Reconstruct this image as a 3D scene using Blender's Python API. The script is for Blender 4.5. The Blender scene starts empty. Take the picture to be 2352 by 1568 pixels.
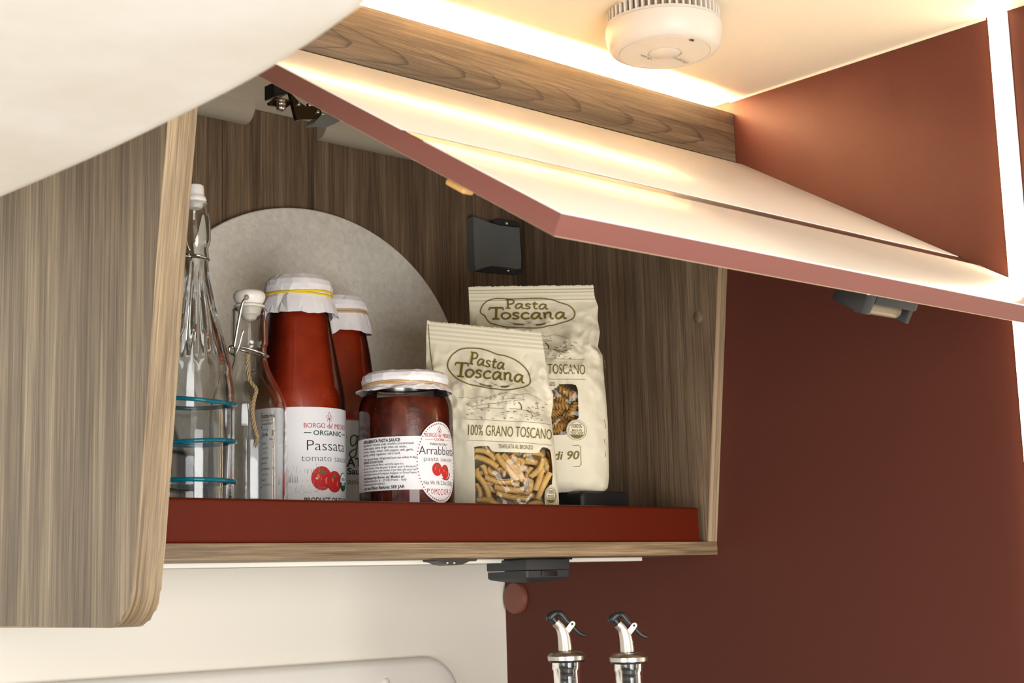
import bpy, bmesh, math, random
import numpy as np
from mathutils import Vector, Matrix, noise

sc = bpy.context.scene
C = sc.collection
# ------------------------------------------------------------------ camera
# x runs along the cabinet to the right, y into the cabinet, z up; the lens is at (0, 0, ZO)
ZO = 1.60
PXF, PW, PH = 3459.4084, 2352, 1568
YAW, PIT, ROL = math.radians(42.54336), math.radians(9.17623), math.radians(-1.65907)
_f = np.array([math.sin(YAW)*math.cos(PIT), math.cos(YAW)*math.cos(PIT), math.sin(PIT)])
_r0 = np.array([math.cos(YAW), -math.sin(YAW), 0.0])
_u0 = np.cross(_r0, _f)
_r = _r0*math.cos(ROL) + _u0*math.sin(ROL)
_u = np.cross(_r, _f)
CM = np.array([_r, -_u, _f])
cam_d = bpy.data.cameras.new('camera')
cam = bpy.data.objects.new('camera', cam_d); C.objects.link(cam)
cam.matrix_world = Matrix(((_r[0], _u[0], -_f[0], 0), (_r[1], _u[1], -_f[1], 0), (_r[2], _u[2], -_f[2], ZO), (0, 0, 0, 1)))
cam_d.sensor_width = 36.0
cam_d.lens = PXF/PW*36.0
cam_d.clip_start = 0.02
cam_d.dof.use_dof = True
cam_d.dof.focus_distance = 1.47
cam_d.dof.aperture_fstop = 17.0
sc.camera = cam
# ------------------------------------------------------------------ light and exposure
sc.view_settings.view_transform = 'Standard'
sc.view_settings.look = 'None'
sc.view_settings.gamma = 1.0
sc.view_settings.exposure = 0.0
sc.view_settings.use_curve_mapping = False
sc.cycles.use_denoising = True
sc.cycles.max_bounces = 14
sc.cycles.diffuse_bounces = 5
sc.cycles.glossy_bounces = 6
sc.cycles.transmission_bounces = 14
sc.cycles.transparent_max_bounces = 16
sc.cycles.sample_clamp_indirect = 40.0
sc.cycles.blur_glossy = 0.5
world = bpy.data.worlds.new('daylight'); sc.world = world
world.use_nodes = True
bg = world.node_tree.nodes['Background']
bg.inputs[0].default_value = (0.93, 0.96, 1.0, 1)
bg.inputs[1].default_value = 0.70

def area_light(name, loc, target, sx, sy, power, col):
    l = bpy.data.lights.new(name, 'AREA'); l.shape = 'RECTANGLE'; l.size = sx; l.size_y = sy
    l.energy = power; l.color = col
    o = bpy.data.objects.new(name, l); C.objects.link(o)
    o.location = (loc[0], loc[1], loc[2]+ZO)
    d = Vector(target)-Vector(loc)
    o.rotation_euler = d.to_track_quat('-Z', 'Y').to_euler()
    return o
# daylight from the open side door behind the camera plus a fill light added on the left
area_light('side_door_daylight', (-0.15, -1.6, -0.50), (0.9, 1.2, 0.05), 1.3, 1.75, 70, (1.0, 0.985, 0.96))
area_light('left_fill_light', (-1.25, 0.45, -0.40), (0.55, 1.15, 0.1), 0.9, 0.6, 12, (0.95, 0.98, 1.0))  # added unseen fill, brightens the end panel and the bed underside

# ------------------------------------------------------------------ helpers
def ray(px, py):
    return CM.T @ np.array([(px-PW/2)/PXF, (py-PH/2)/PXF, 1.0])
def onp(px, py, ax, val):
    d = ray(px, py); return d*(val/d[ax])
def depth(P):
    return float(CM[2] @ np.asarray(P, float))
def s2l(c):
    c = c/255.0
    return c/12.92 if c <= 0.04045 else ((c+0.055)/1.055)**2.4
def rgb(r, g, b):
    return (s2l(r), s2l(g), s2l(b), 1.0)

MATS = {}
def mat(name, col, rough=0.5, metal=0.0, spec=0.5, bump=None, emit=None, trans=0.0, ior=1.45, alpha=1.0, coat=0.0, sub=0.0, sheen=0.0):
    m = bpy.data.materials.new(name); m.use_nodes = True
    nt = m.node_tree; b = nt.nodes['Principled BSDF']
    b.inputs['Base Color'].default_value = col
    b.inputs['Roughness'].default_value = rough
    b.inputs['Metallic'].default_value = metal
    b.inputs['Specular IOR Level'].default_value = spec
    b.inputs['Transmission Weight'].default_value = trans
    b.inputs['IOR'].default_value = ior
    b.inputs['Alpha'].default_value = alpha
    b.inputs['Coat Weight'].default_value = coat
    b.inputs['Coat Roughness'].default_value = 0.06
    if sheen: b.inputs['Sheen Weight'].default_value = sheen
    if sub:
        b.inputs['Subsurface Weight'].default_value = sub
        b.inputs['Subsurface Scale'].default_value = 0.004
    if emit:
        b.inputs['Emission Color'].default_value = emit[0]
        b.inputs['Emission Strength'].default_value = emit[1]
    if bump:
        tc = nt.nodes.new('ShaderNodeTexCoord'); n = nt.nodes.new('ShaderNodeTexNoise')
        n.inputs['Scale'].default_value = bump[0]; n.inputs['Detail'].default_value = bump[2] if len(bump) > 2 else 3
        bp = nt.nodes.new('ShaderNodeBump'); bp.inputs['Strength'].default_value = bump[1]; bp.inputs['Distance'].default_value = 0.001
        nt.links.new(tc.outputs['Object'], n.inputs['Vector']); nt.links.new(n.outputs['Fac'], bp.inputs['Height'])
        nt.links.new(bp.outputs['Normal'], b.inputs['Normal'])
    MATS[name] = m
    return m
def mottle(m, c1, c2, scale, detail=5, lo=0.35, hi=0.65, rough=0.6):
    nt = m.node_tree; b = nt.nodes['Principled BSDF']
    tc = nt.nodes.new('ShaderNodeTexCoord'); n = nt.nodes.new('ShaderNodeTexNoise')
    n.inputs['Scale'].default_value = scale; n.inputs['Detail'].default_value = detail; n.inputs['Roughness'].default_value = rough
    r = nt.nodes.new('ShaderNodeValToRGB')
    r.color_ramp.elements[0].position = lo; r.color_ramp.elements[1].position = hi
    r.color_ramp.elements[0].color = c1; r.color_ramp.elements[1].color = c2
    nt.links.new(tc.outputs['Object'], n.inputs['Vector']); nt.links.new(n.outputs['Fac'], r.inputs['Fac'])
    nt.links.new(r.outputs['Color'], b.inputs['Base Color'])
    return m

def wood(name, along, dark, mid, light, across=1.0, seed=0.0, rough=0.45, wave=False):
    """laminate oak decor, the grain runs along the given axis"""
    m = bpy.data.materials.new(name); m.use_nodes = True
    nt = m.node_tree; N = nt.nodes; L = nt.links; b = N['Principled BSDF']
    tc = N.new('ShaderNodeTexCoord')
    oi = N.new('ShaderNodeObjectInfo')
    add = N.new('ShaderNodeVectorMath'); add.operation = 'ADD'
    mulr = N.new('ShaderNodeVectorMath'); mulr.operation = 'SCALE'; mulr.inputs[0].default_value = (3.1, 5.7, 2.3)
    L.new(oi.outputs['Random'], mulr.inputs['Scale'])
    L.new(tc.outputs['Object'], add.inputs[0]); L.new(mulr.outputs[0], add.inputs[1])
    def mapped(s_across, s_along):
        mp = N.new('ShaderNodeMapping')
        sv = [s_along if a_ in along else s_across for a_ in 'xyz']
        mp.inputs['Scale'].default_value = sv; mp.inputs['Location'].default_value = (seed, seed*1.7, seed*0.6)
        L.new(add.outputs[0], mp.inputs['Vector']); return mp
    def nz(mp, scale, detail, rough_):
        n = N.new('ShaderNodeTexNoise'); n.inputs['Scale'].default_value = scale
        n.inputs['Detail'].default_value = detail; n.inputs['Roughness'].default_value = rough_
        n.inputs['Distortion'].default_value = 0.25
        L.new(mp.outputs[0], n.inputs['Vector']); return n
    broad = nz(mapped(1, 0.06), 38*across, 6, 0.62)
    fine = nz(mapped(1, 0.014), 620*across, 5, 0.75)
    blot = nz(mapped(1, 0.12), 11*across, 3, 0.5)
    fac = N.new('ShaderNodeMath'); fac.operation = 'MULTIPLY_ADD'; fac.inputs[1].default_value = 0.50
    f2 = N.new('ShaderNodeMath'); f2.operation = 'MULTIPLY'; f2.inputs[1].default_value = 0.46
    L.new(fine.outputs['Fac'], f2.inputs[0]); L.new(broad.outputs['Fac'], fac.inputs[0]); L.new(f2.outputs[0], fac.inputs[2])
    f3 = N.new('ShaderNodeMath'); f3.operation = 'MULTIPLY_ADD'; f3.inputs[1].default_value = 0.26
    L.new(blot.outputs['Fac'], f3.inputs[0]); L.new(fac.outputs[0], f3.inputs[2])
    last = f3
    if wave:   # cathedral figure of the fascia
        sx = N.new('ShaderNodeSeparateXYZ'); L.new(tc.outputs['Object'], sx.inputs[0])
        def M(op, a, b=None, c=None):
            n = N.new('ShaderNodeMath'); n.operation = op
            for i, q in enumerate((a, b, c)):
                if q is None: continue
                if isinstance(q, (int, float)): n.inputs[i].default_value = q
                else: L.new(q, n.inputs[i])
            return n.outputs[0]
        dist = nz(mapped(1, 0.25), 45, 3, 0.5)
        zc = M('SUBTRACT', sx.outputs['Z'], 0.444)
        f = M('ADD', M('MULTIPLY', sx.outputs['X'], 17.0), M('MULTIPLY', M('MULTIPLY', zc, zc), 5200.0))
        f = M('MULTIPLY_ADD', dist.outputs['Fac'], 1.5, f)
        arcs = M('POWER', M('FRACT', f), 14.0)
        fade = M('SUBTRACT', 1.0, M('MULTIPLY', M('ABSOLUTE', zc), 34.0)); fade = M('MAXIMUM', fade, 0.0)
        last = N.new('ShaderNodeMath'); last.operation = 'MULTIPLY_ADD'; last.inputs[1].default_value = -0.34
        L.new(M('MULTIPLY', arcs, fade), last.inputs[0]); L.new(f3.outputs[0], last.inputs[2])
    r = N.new('ShaderNodeValToRGB'); e = r.color_ramp.elements
    e[0].position = 0.46; e[0].color = dark; e[1].position = 0.75; e[1].color = light
    k = e.new(0.61); k.color = mid
    L.new(last.outputs[0], r.inputs['Fac'])
    fib = nz(mapped(1, 0.009), 1000*across, 3, 0.6); fib2 = nz(mapped(1, 0.02), 230*across, 4, 0.65)
    fm = N.new('ShaderNodeMapRange'); fm.inputs['From Min'].default_value = 0.36; fm.inputs['From Max'].default_value = 0.60; fm.inputs['To Min'].default_value = 0.76; fm.inputs['To Max'].default_value = 1.17
    fm2 = N.new('ShaderNodeMapRange'); fm2.inputs['From Min'].default_value = 0.33; fm2.inputs['From Max'].default_value = 0.62; fm2.inputs['To Min'].default_value = 0.72; fm2.inputs['To Max'].default_value = 1.22
    L.new(fib.outputs['Fac'], fm.inputs['Value']); L.new(fib2.outputs['Fac'], fm2.inputs['Value'])
    fx = N.new('ShaderNodeMath'); fx.operation = 'MULTIPLY'; L.new(fm.outputs[0], fx.inputs[0]); L.new(fm2.outputs[0], fx.inputs[1])
    vm = N.new('ShaderNodeVectorMath'); vm.operation = 'SCALE'; L.new(r.outputs['Color'], vm.inputs[0]); L.new(fx.outputs[0], vm.inputs['Scale'])
    L.new(vm.outputs[0], b.inputs['Base Color'])
    b.inputs['Roughness'].default_value = rough
    bp = N.new('ShaderNodeBump'); bp.inputs['Strength'].default_value = 0.25; bp.inputs['Distance'].default_value = 0.0006
    L.new(fine.outputs['Fac'], bp.inputs['Height']); L.new(bp.outputs['Normal'], b.inputs['Normal'])
    MATS[name] = m
    return m

def thin_glass(name, tint, ior=1.45):
    """thin clear wall: fresnel reflection over straight transmission"""
    m = bpy.data.materials.new(name); m.use_nodes = True
    nt = m.node_tree; N = nt.nodes; L = nt.links
    N.remove(N['Principled BSDF']); out = N['Material Output']
    t = N.new('ShaderNodeBsdfTransparent'); t.inputs[0].default_value = tint
    g = N.new('ShaderNodeBsdfGlossy'); g.inputs['Roughness'].default_value = 0.02
    fr = N.new('ShaderNodeFresnel'); fr.inputs[0].default_value = ior
    mx = N.new('ShaderNodeMixShader')
    L.new(fr.outputs[0], mx.inputs[0]); L.new(t.outputs[0], mx.inputs[1]); L.new(g.outputs[0], mx.inputs[2])
    L.new(mx.outputs[0], out.inputs[0])
    MATS[name] = m
    return m, nt, g, fr

def tag(o, label, cat=None, group=None, kind=None):
    if label: o['label'] = label
    if cat: o['category'] = cat
    if group: o['group'] = group
    if kind: o['kind'] = kind
    return o
def thing(name, label, cat, loc, group=None):
    o = bpy.data.objects.new(name, None); C.objects.link(o)
    o.location = (loc[0], loc[1], loc[2]+ZO); o.empty_display_size = 0.02
    o['wp'] = (float(loc[0]), float(loc[1]), float(loc[2]))
    return tag(o, label, cat, group)
def wpos(o):
    if o is None: return np.zeros(3)
    return np.array(o['wp'][:]) if 'wp' in o else np.zeros(3)
def mk(name, V, F, m, parent=None, smooth=True, base=None, mi=None, auto=None):
    """V in scene coordinates measured from the lens height; one mesh object"""
    V = np.asarray(V, float)
    P = wpos(parent) if parent is not None else (np.asarray(base, float) if base is not None else V.min(axis=0)*0.5+V.max(axis=0)*0.5)
    me = bpy.data.meshes.new(name)
    me.from_pydata((V-P).tolist(), [], [tuple(int(i) for i in f) for f in F])
    ms = m if isinstance(m, (list, tuple)) else [m]
    for x in ms: me.materials.append(x)
    if mi is not None: me.polygons.foreach_set('material_index', mi)
    me.polygons.foreach_set('use_smooth', [smooth]*len(me.polygons))
    if auto is not None:
        me.update()
        try: me.set_sharp_from_angle(angle=math.radians(auto))
        except Exception: pass
    me.update()
    o = bpy.data.objects.new(name, me); C.objects.link(o)
    if parent is not None:
        o.parent = parent; o['wp'] = tuple(float(x) for x in P)
        del o['wp']; o['wp'] = tuple(float(x) for x in P)
    else:
        o.location = (P[0], P[1], P[2]+ZO); o['wp'] = tuple(float(x) for x in P)
    return o

def boxgeo(lo, hi, bev=0.0, seg=2):
    bm = bmesh.new(); bmesh.ops.create_cube(bm, size=1.0)
    lo = np.asarray(lo, float); hi = np.asarray(hi, float)
    for v in bm.verts:
        v.co = Vector([lo[i]+(v.co[i]+0.5)*(hi[i]-lo[i]) for i in range(3)])
    if bev > 0:
        bmesh.ops.bevel(bm, geom=bm.edges[:], offset=bev, segments=seg, affect='EDGES', profile=0.6)
    bmesh.ops.recalc_face_normals(bm, faces=bm.faces[:])
    bm.verts.index_update()
    V = np.array([v.co[:] for v in bm.verts]); F = [[v.index for v in f.verts] for f in bm.faces]
    bm.free(); return V, F
def box(name, lo, hi, m, parent=None, bev=0.0008, seg=2, base=None):
    V, F = boxgeo(lo, hi, bev, seg)
    return mk(name, V, F, m, parent, smooth=bev > 0, base=base, auto=35)
def prism(poly, a0, a1, axis='x'):
    """closed outline extruded along an axis; outline gives the two other coordinates in order"""
    n = len(poly); V = []
    for a in (a0, a1):
        for p, q in poly:
            V.append({'x': (a, p, q), 'y': (p, a, q), 'z': (p, q, a)}[axis])
    F = [list(range(n))[::-1], list(range(n, 2*n))]
    for i in range(n):
        j = (i+1) % n; F.append([i, j, n+j, n+i])
    bm = bmesh.new(); bv = [bm.verts.new(v) for v in V]
    for f in F: bm.faces.new([bv[i] for i in f])
    bmesh.ops.recalc_face_normals(bm, faces=bm.faces[:]); bm.verts.index_update()
    V = np.array([v.co[:] for v in bm.verts]); F = [[v.index for v in f.verts] for f in bm.faces]
    bm.free(); return V, F
def lathe(cx, cy, prof, n=48, closed=False):
    V = []; F = []
    k = len(prof)
    for r, z in prof:
        for i in range(n):
            a = 2*math.pi*i/n
            V.append((cx+r*math.cos(a), cy+r*math.sin(a), z))
    for j in range(k-1 if not closed else k):
        j2 = (j+1) % k
        for i in range(n):
            i2 = (i+1) % n
            F.append((j*n+i, j*n+i2, j2*n+i2, j2*n+i))
    return np.array(V), F
def tube(pts, r, n=8, cyc=False, cap=True):
    P = [np.asarray(p, float) for p in pts]; V = []; F = []
    m = len(P); prev = None
    for i in range(m):
        a = P[(i-1) % m] if (cyc or i > 0) else P[i]
        b = P[(i+1) % m] if (cyc or i < m-1) else P[i]
        t = b-a; t = t/(np.linalg.norm(t)+1e-12)
        if prev is None:
            h = np.array([0, 0, 1.0]) if abs(t[2]) < 0.9 else np.array([1.0, 0, 0])
            u = np.cross(t, h)
        else:
            u = prev-t*np.dot(prev, t)
        u = u/(np.linalg.norm(u)+1e-12); w = np.cross(t, u); prev = u
        rr = r[i] if isinstance(r, (list, tuple, np.ndarray)) else r
        for k in range(n):
            q = 2*math.pi*k/n
            V.append(P[i]+rr*(math.cos(q)*u+math.sin(q)*w))
    for i in range(m if cyc else m-1):
        j = (i+1) % m
        for k in range(n):
            k2 = (k+1) % n
            F.append((i*n+k, i*n+k2, j*n+k2, j*n+k))
    if cap and not cyc:
        F.append(tuple(range(n))[::-1]); F.append(tuple(range((m-1)*n, m*n)))
    return np.array(V), F
def join(parts):
    V = []; F = []; o = 0
    for v, f in parts:
        V.append(np.asarray(v, float)); F += [[i+o for i in q] for q in f]; o += len(v)
    return np.vstack(V), F
def smoothline(pts, k=6, cyc=False):
    P = [np.asarray(p, float) for p in pts]; n = len(P); out = []
    rng = range(n if cyc else n-1)
    for i in rng:
        p1 = P[i]; p2 = P[(i+1) % n]
        p0 = P[(i-1) % n] if (cyc or i > 0) else 2*p1-p2
        p3 = P[(i+2) % n] if (cyc or i < n-2) else 2*p2-p1
        for j in range(k):
            t = j/k
            out.append(0.5*((2*p1)+(-p0+p2)*t+(2*p0-5*p1+4*p2-p3)*t*t+(-p0+3*p1-3*p2+p3)*t**3))
    if not cyc: out.append(P[-1])
    return out

# ---- flat print: letters and strokes, laid on a surface by a mapping (u, v) -> point
_TXT = {}
def text2d(s, off=0.0):
    key = (s, off)
    if key in _TXT: return _TXT[key]
    cu = bpy.data.curves.new('t', 'FONT'); cu.body = s; cu.size = 1.0; cu.resolution_u = 3; cu.offset = off; cu.fill_mode = 'BOTH'
    o = bpy.data.objects.new('t', cu); C.objects.link(o)
    dg = bpy.context.evaluated_depsgraph_get(); dg.update()
    me = o.evaluated_get(dg).to_mesh()
    V = np.array([v.co[:2] for v in me.vertices]) if len(me.vertices) else np.zeros((0, 2))
    F = [list(p.vertices) for p in me.polygons]
    o.evaluated_get(dg).to_mesh_clear()
    bpy.data.objects.remove(o); bpy.data.curves.remove(cu)
    _TXT[key] = (V, F)
    return V, F
CAP = None
def capheight():
    global CAP
    if CAP is None:
        V, F = text2d('H'); CAP = float(V[:, 1].max())
    return CAP
class Print:
    def __init__(self, fmap):
        self.fmap = fmap; self.V = []; self.F = []; self.mi = []; self.n = 0
    def add(self, V2, F, mi=0):
        self.V += [self.fmap(float(a), float(b)) for a, b in V2]
        self.F += [[i+self.n for i in f] for f in F]; self.mi += [mi]*len(F); self.n += len(V2)
    def text(self, s, p0, p1, cap, mi=0, off=0.0, shear=0.0):
        """s fitted between two (u, v) points on the baseline, cap height in the same unit"""
        V, F = text2d(s, off)
        if not len(V): return
        x0, x1 = V[:, 0].min(), V[:, 0].max()
        p0 = np.asarray(p0, float); p1 = np.asarray(p1, float)
        d = p1-p0; nrm = np.array([-d[1], d[0]])/(np.linalg.norm(d)+1e-12)
        if nrm[1]*self.up < 0: nrm = -nrm
        k = (V[:, 0]-x0)/(x1-x0); h = V[:, 1]/capheight()*cap
        sh = np.outer(h*shear, d/np.linalg.norm(d))
        self.add(p0+np.outer(k, d)+np.outer(h, nrm)+sh, F, mi)
    up = 1
    def line(self, pts, w, mi=0, cyc=False):
        P = [np.asarray(p, float) for p in pts]; n = len(P); V = []; F = []
        for i in range(n):
            a = P[(i-1) % n] if (cyc or i > 0) else P[i]; b = P[(i+1) % n] if (cyc or i < n-1) else P[i]
            t = b-a; t = t/(np.linalg.norm(t)+1e-12); q = np.array([-t[1], t[0]])
            ww = w[i] if isinstance(w, (list, tuple)) else w
            V += [P[i]+q*ww/2, P[i]-q*ww/2]
        for i in range(n if cyc else n-1):
            j = (i+1) % n; F.append([2*i, 2*i+1, 2*j+1, 2*j])
        self.add(V, F, mi)
    def poly(self, pts, mi=0):
        c = np.mean(np.asarray(pts, float), axis=0); n = len(pts)
        self.add([c]+[np.asarray(p, float) for p in pts], [[0, i+1, (i+1) % n+1] for i in range(n)], mi)
    def ellipse(self, c, a, b, mi=0, n=20, rot=0.0):
        cr, sr = math.cos(rot), math.sin(rot)
        self.poly([(c[0]+a*math.cos(t)*cr-b*math.sin(t)*sr, c[1]+a*math.cos(t)*sr+b*math.sin(t)*cr) for t in [2*math.pi*i/n for i in range(n)]], mi)
    def dotted(self, p0, p1, n, w, l, mi=0):
        p0 = np.asarray(p0, float); p1 = np.asarray(p1, float); d = (p1-p0); u = d/np.linalg.norm(d)
        for i in range(n):
            c = p0+d*(i+0.5)/n; self.line([c-u*l/2, c+u*l/2], w, mi)
    def build(self, name, mats, parent):
        o = mk(name, self.V, self.F, mats, parent, smooth=False, mi=self.mi)
        if 'print' in name or name == 'lettering': o['kind'] = 'stuff'
        return o

# ------------------------------------------------------------------ materials
W_D, W_M, W_L = rgb(70, 54, 41), rgb(110, 90, 70), rgb(142, 120, 96)
m_wood_z = wood('oak_laminate_upright', 'z', W_D, W_M, W_L, 1.0, 1.3)
m_wood_end = wood('oak_laminate_end_panel', 'z', rgb(80, 68, 57), rgb(123, 108, 90), rgb(160, 145, 122), 0.9, 4.1)
m_wood_edge = wood('oak_edge_band', 'yz', rgb(120, 101, 78), rgb(152, 132, 105), rgb(182, 160, 130), 1.5, 2.2)
m_wood_x = wood('oak_laminate_level', 'x', rgb(84, 67, 49), rgb(124, 104, 79), rgb(160, 137, 107), 1.5, 0.4)
m_wood_f = wood('oak_laminate_fascia', 'x', rgb(74, 59, 43), rgb(108, 89, 67), rgb(134, 113, 88), 1.2, 0.9, wave=True)
m_cream = mat('cream_wall', rgb(241, 235, 222), 0.55, bump=(60, 0.05))
m_ceil = mat('cream_ceiling', rgb(228, 216, 196), 0.5, bump=(220, 0.04))
m_bed = mottle(mat('off_white_lining', rgb(226, 216, 204), 0.75, bump=(30, 0.15, 4)), rgb(222, 215, 203), rgb(236, 231, 225), 7, 4)
m_terra = mat('terracotta_panel', rgb(87, 45, 35), 0.5, spec=0.2, bump=(900, 0.05))
m_terra_d = mat('terracotta_return', rgb(72, 42, 36), 0.5)
m_rail = mat('russet_powder_coat', rgb(86, 24, 6), 0.42, spec=0.18, bump=(1400, 0.35, 2))
m_dface = mat('door_face_gloss', rgb(250, 245, 238), 0.20, spec=1.0)
m_dedge = mat('door_edge_mauve', rgb(128, 77, 68), 0.5, bump=(300, 0.05))
m_dgroove = mat('door_groove_brown', rgb(72, 38, 27), 0.3, spec=0.35)
m_dinner = mat('door_inner_beige', rgb(214, 188, 150), 0.4)
m_liner = mat('beige_liner', rgb(178, 168, 150), 0.5)
m_cover = mat('grey_connector_plastic', rgb(104, 106, 104), 0.5)
m_black = mat('black_plastic', rgb(30, 31, 33), 0.35)
m_black_m = mat('charcoal_plastic', rgb(52, 53, 54), 0.5)
m_chrome = mat('polished_steel', rgb(205, 203, 198), 0.18, metal=1.0)
m_hinge = mat('nickel_hinge', rgb(92, 82, 68), 0.3, metal=1.0)
m_white_pl = mat('white_plastic', rgb(238, 234, 226), 0.4)
m_alarm = mat('alarm_white', rgb(206, 197, 186), 0.42)
m_alarm_in = mat('alarm_chamber', rgb(150, 130, 108), 0.6)
m_led = mat('led_cove_emitter', rgb(255, 240, 215), 0.5, emit=((1.0, 0.78, 0.48, 1), 560.0))
m_led2 = mat('led_strip_diffuser', rgb(255, 245, 225), 0.5, emit=((1.0, 0.82, 0.56, 1), 22.0))
m_paper = mat('white_cap_paper', rgb(236, 233, 236), 0.7, bump=(400, 0.08))
m_label = mat('label_paper', rgb(226, 224, 226), 0.6)
m_yellow = mat('yellow_elastic', rgb(232, 200, 30), 0.45)
m_tan = mat('tan_elastic', rgb(196, 160, 112), 0.5)
m_stopper = mat('white_stopper', rgb(236, 232, 226), 0.3, sub=0.1)
m_gasket = mat('pale_gasket', rgb(220, 212, 200), 0.4)
m_twine = mat('jute_twine', rgb(158, 134, 98), 0.85, bump=(900, 0.5))
m_ring = mat('teal_glass_thread', rgb(10, 122, 146), 0.05, trans=0.5, ior=1.4)
m_glass = mat('clear_glass', (0.97, 0.985, 0.98, 1), 0.0, trans=1.0, ior=1.47)
m_jarglass, _nt, _g, _fr = thin_glass('jar_glass', (0.97, 0.97, 0.96, 1))
m_film, _nt, _g, _fr = thin_glass('clear_film', (0.98, 0.98, 0.97, 1), 1.4)
_tc = _nt.nodes.new('ShaderNodeTexCoord'); _n = _nt.nodes.new('ShaderNodeTexNoise'); _n.inputs['Scale'].default_value = 38; _n.inputs['Detail'].default_value = 2
_b = _nt.nodes.new('ShaderNodeBump'); _b.inputs['Strength'].default_value = 0.45; _b.inputs['Distance'].default_value = 0.004
_nt.links.new(_tc.outputs['Object'], _n.inputs['Vector']); _nt.links.new(_n.outputs['Fac'], _b.inputs['Height'])
_nt.links.new(_b.outputs['Normal'], _g.inputs['Normal']); _nt.links.new(_b.outputs['Normal'], _fr.inputs['Normal'])
m_sauce = mottle(mat('tomato_passata', rgb(150, 38, 14), 0.35, bump=(500, 0.1)), rgb(136, 30, 2), rgb(154, 43, 6), 60, 4)
m_sauce2 = mottle(mat('arrabbiata_sauce', rgb(110, 26, 12), 0.3, bump=(260, 0.2)), rgb(66, 16, 8), rgb(112, 36, 14), 110, 6)
m_bag = mat('cream_bag_paper', rgb(222, 214, 190), 0.55, bump=(300, 0.05))
m_pasta = mottle(mat('dry_pasta', rgb(196, 142, 66), 0.5, bump=(900, 0.3)), rgb(200, 156, 84), rgb(218, 178, 106), 260, 4)
m_stone = mottle(mat('speckled_board', rgb(176, 172, 162), 0.6), rgb(204, 199, 188), rgb(234, 230, 220), 150, 8, 0.3, 0.7, 0.75)
m_worktop = mat('pale_worktop', rgb(200, 194, 184), 0.35)
m_floor = mat('floor_vinyl', rgb(186, 182, 176), 0.6)
ink = {k: mat('ink_'+k, rgb(*v), 0.6) for k, v in dict(olive=(112, 96, 22), dark_olive=(88, 74, 30), red=(178, 44, 44), maroon=(140, 30, 40), black=(34, 32, 34),
      grey=(110, 104, 104), green=(44, 84, 60), pale=(176, 172, 170), tomato=(192, 34, 34), tomato_light=(226, 110, 96), leaf=(84, 110, 60), white=(236, 234, 234)).items()}
m_alarm_ink = mat('alarm_print', rgb(96, 84, 70), 0.6)

# ------------------------------------------------------------------ the setting
XW = 1.276       # terracotta end wall
YB = 1.4165      # cream rear wall
ZC = 0.5245      # ceiling
def slab(name, lo, hi, m, kind='structure'):
    o = box(name, lo, hi, m, bev=0.0, base=((lo[0]+hi[0])/2, (lo[1]+hi[1])/2, lo[2])); o['kind'] = kind; return o
tag(slab('floor', (-2.2, -2.4, -ZO-0.04), (2.2, 1.6, -ZO), m_floor), 'beige vinyl floor of the van')
tag(slab('ceiling', (-1.5, -1.1, ZC), (1.9, 1.6, ZC+0.03), m_ceil), 'smooth cream ceiling lit by the cove light')
tag(slab('wall_back', (-1.5, YB, -ZO), (1.45, YB+0.04, ZC), m_cream), 'cream rear wall below the open cabinet')
tag(slab('wall_right', (XW, 0.632, -ZO), (XW+0.02, YB, ZC), m_terra), 'matt terracotta end wall panel')
tag(slab('trim_1', (XW-0.004, 0.624, -ZO), (XW+0.022, 0.6325, ZC-0.001), m_terra_d), 'dark edge trim of the terracotta wall panel')
tag(slab('trim_2', (XW-0.0012, 0.704, ZC-0.0022), (XW, 1.02, ZC), m_ceil), 'thin cream bead where ceiling meets terracotta wall')
tag(slab('wall_left', (-1.72, -1.1, -ZO), (-1.70, -0.35, ZC), m_cream), 'cream side wall on the left')
tag(slab('wall_far', (1.88, -1.1, -ZO), (1.90, 1.6, ZC), m_cream), 'cream wall beyond the terracotta panel', )
# moulded white surround at the window under the cabinet
def rrect(x0, x1, z0, z1, r, n=8):
    pts = []
    for cx, cz, a0 in ((x1-r, z1-r, 0), (x0+r, z1-r, 90), (x0+r, z0+r, 180), (x1-r, z0+r, 270)):
        for i in range(n+1):
            a = math.radians(a0+90*i/n); pts.append((cx+r*math.cos(a), cz+r*math.sin(a)))
    return pts
def ringed(profiles):
    """stack of equally long outlines [(pts(x,z), y)], skinned"""
    V = []; F = []; n = len(profiles[0][0])
    for pts, y in profiles: V += [(p[0], y, p[1]) for p in pts]
    for j in range(len(profiles)-1):
        for i in range(n):
            k = (i+1) % n; F.append((j*n+i, j*n+k, (j+1)*n+k, (j+1)*n+i))
    return V, F
_x0, _x1, _z0, _z1 = 0.12, 1.188, -0.30, -0.0805
prof = [(rrect(_x0, _x1, _z0, _z1, 0.05), YB), (rrect(_x0, _x1, _z0, _z1, 0.05), YB-0.008), (rrect(_x0+.002, _x1-.002, _z0+.002, _z1-.002, 0.048), YB-0.013),
        (rrect(_x0+.008, _x1-.008, _z0+.008, _z1-.008, 0.044), YB-0.016), (rrect(_x0+.05, _x1-.05, _z0+.05, _z1-.05, 0.03), YB-0.016), (rrect(_x0+.055, _x1-.055, _z0+.055, _z1-.055, 0.03), YB-0.006)]
V, F = ringed(prof); F.append(tuple(range(len(V)-36, len(V))))
win = mk('window_1', V, F, m_white_pl, base=(0.65, YB, -0.3)); tag(win, 'white moulded window surround on the cream wall', kind='structure')
V, F = lathe(0, 0, [(0.0001, 0.003), (0.003, 0.0028), (0.0045, 0.0015), (0.005, 0)], 16)
c = onp(886, 1566, 1, YB-0.016)
mk('screw_cover', np.column_stack([V[:, 0]+c[0], YB-0.016-V[:, 2], V[:, 1]+c[2]]), F, m_white_pl, win)
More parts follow.
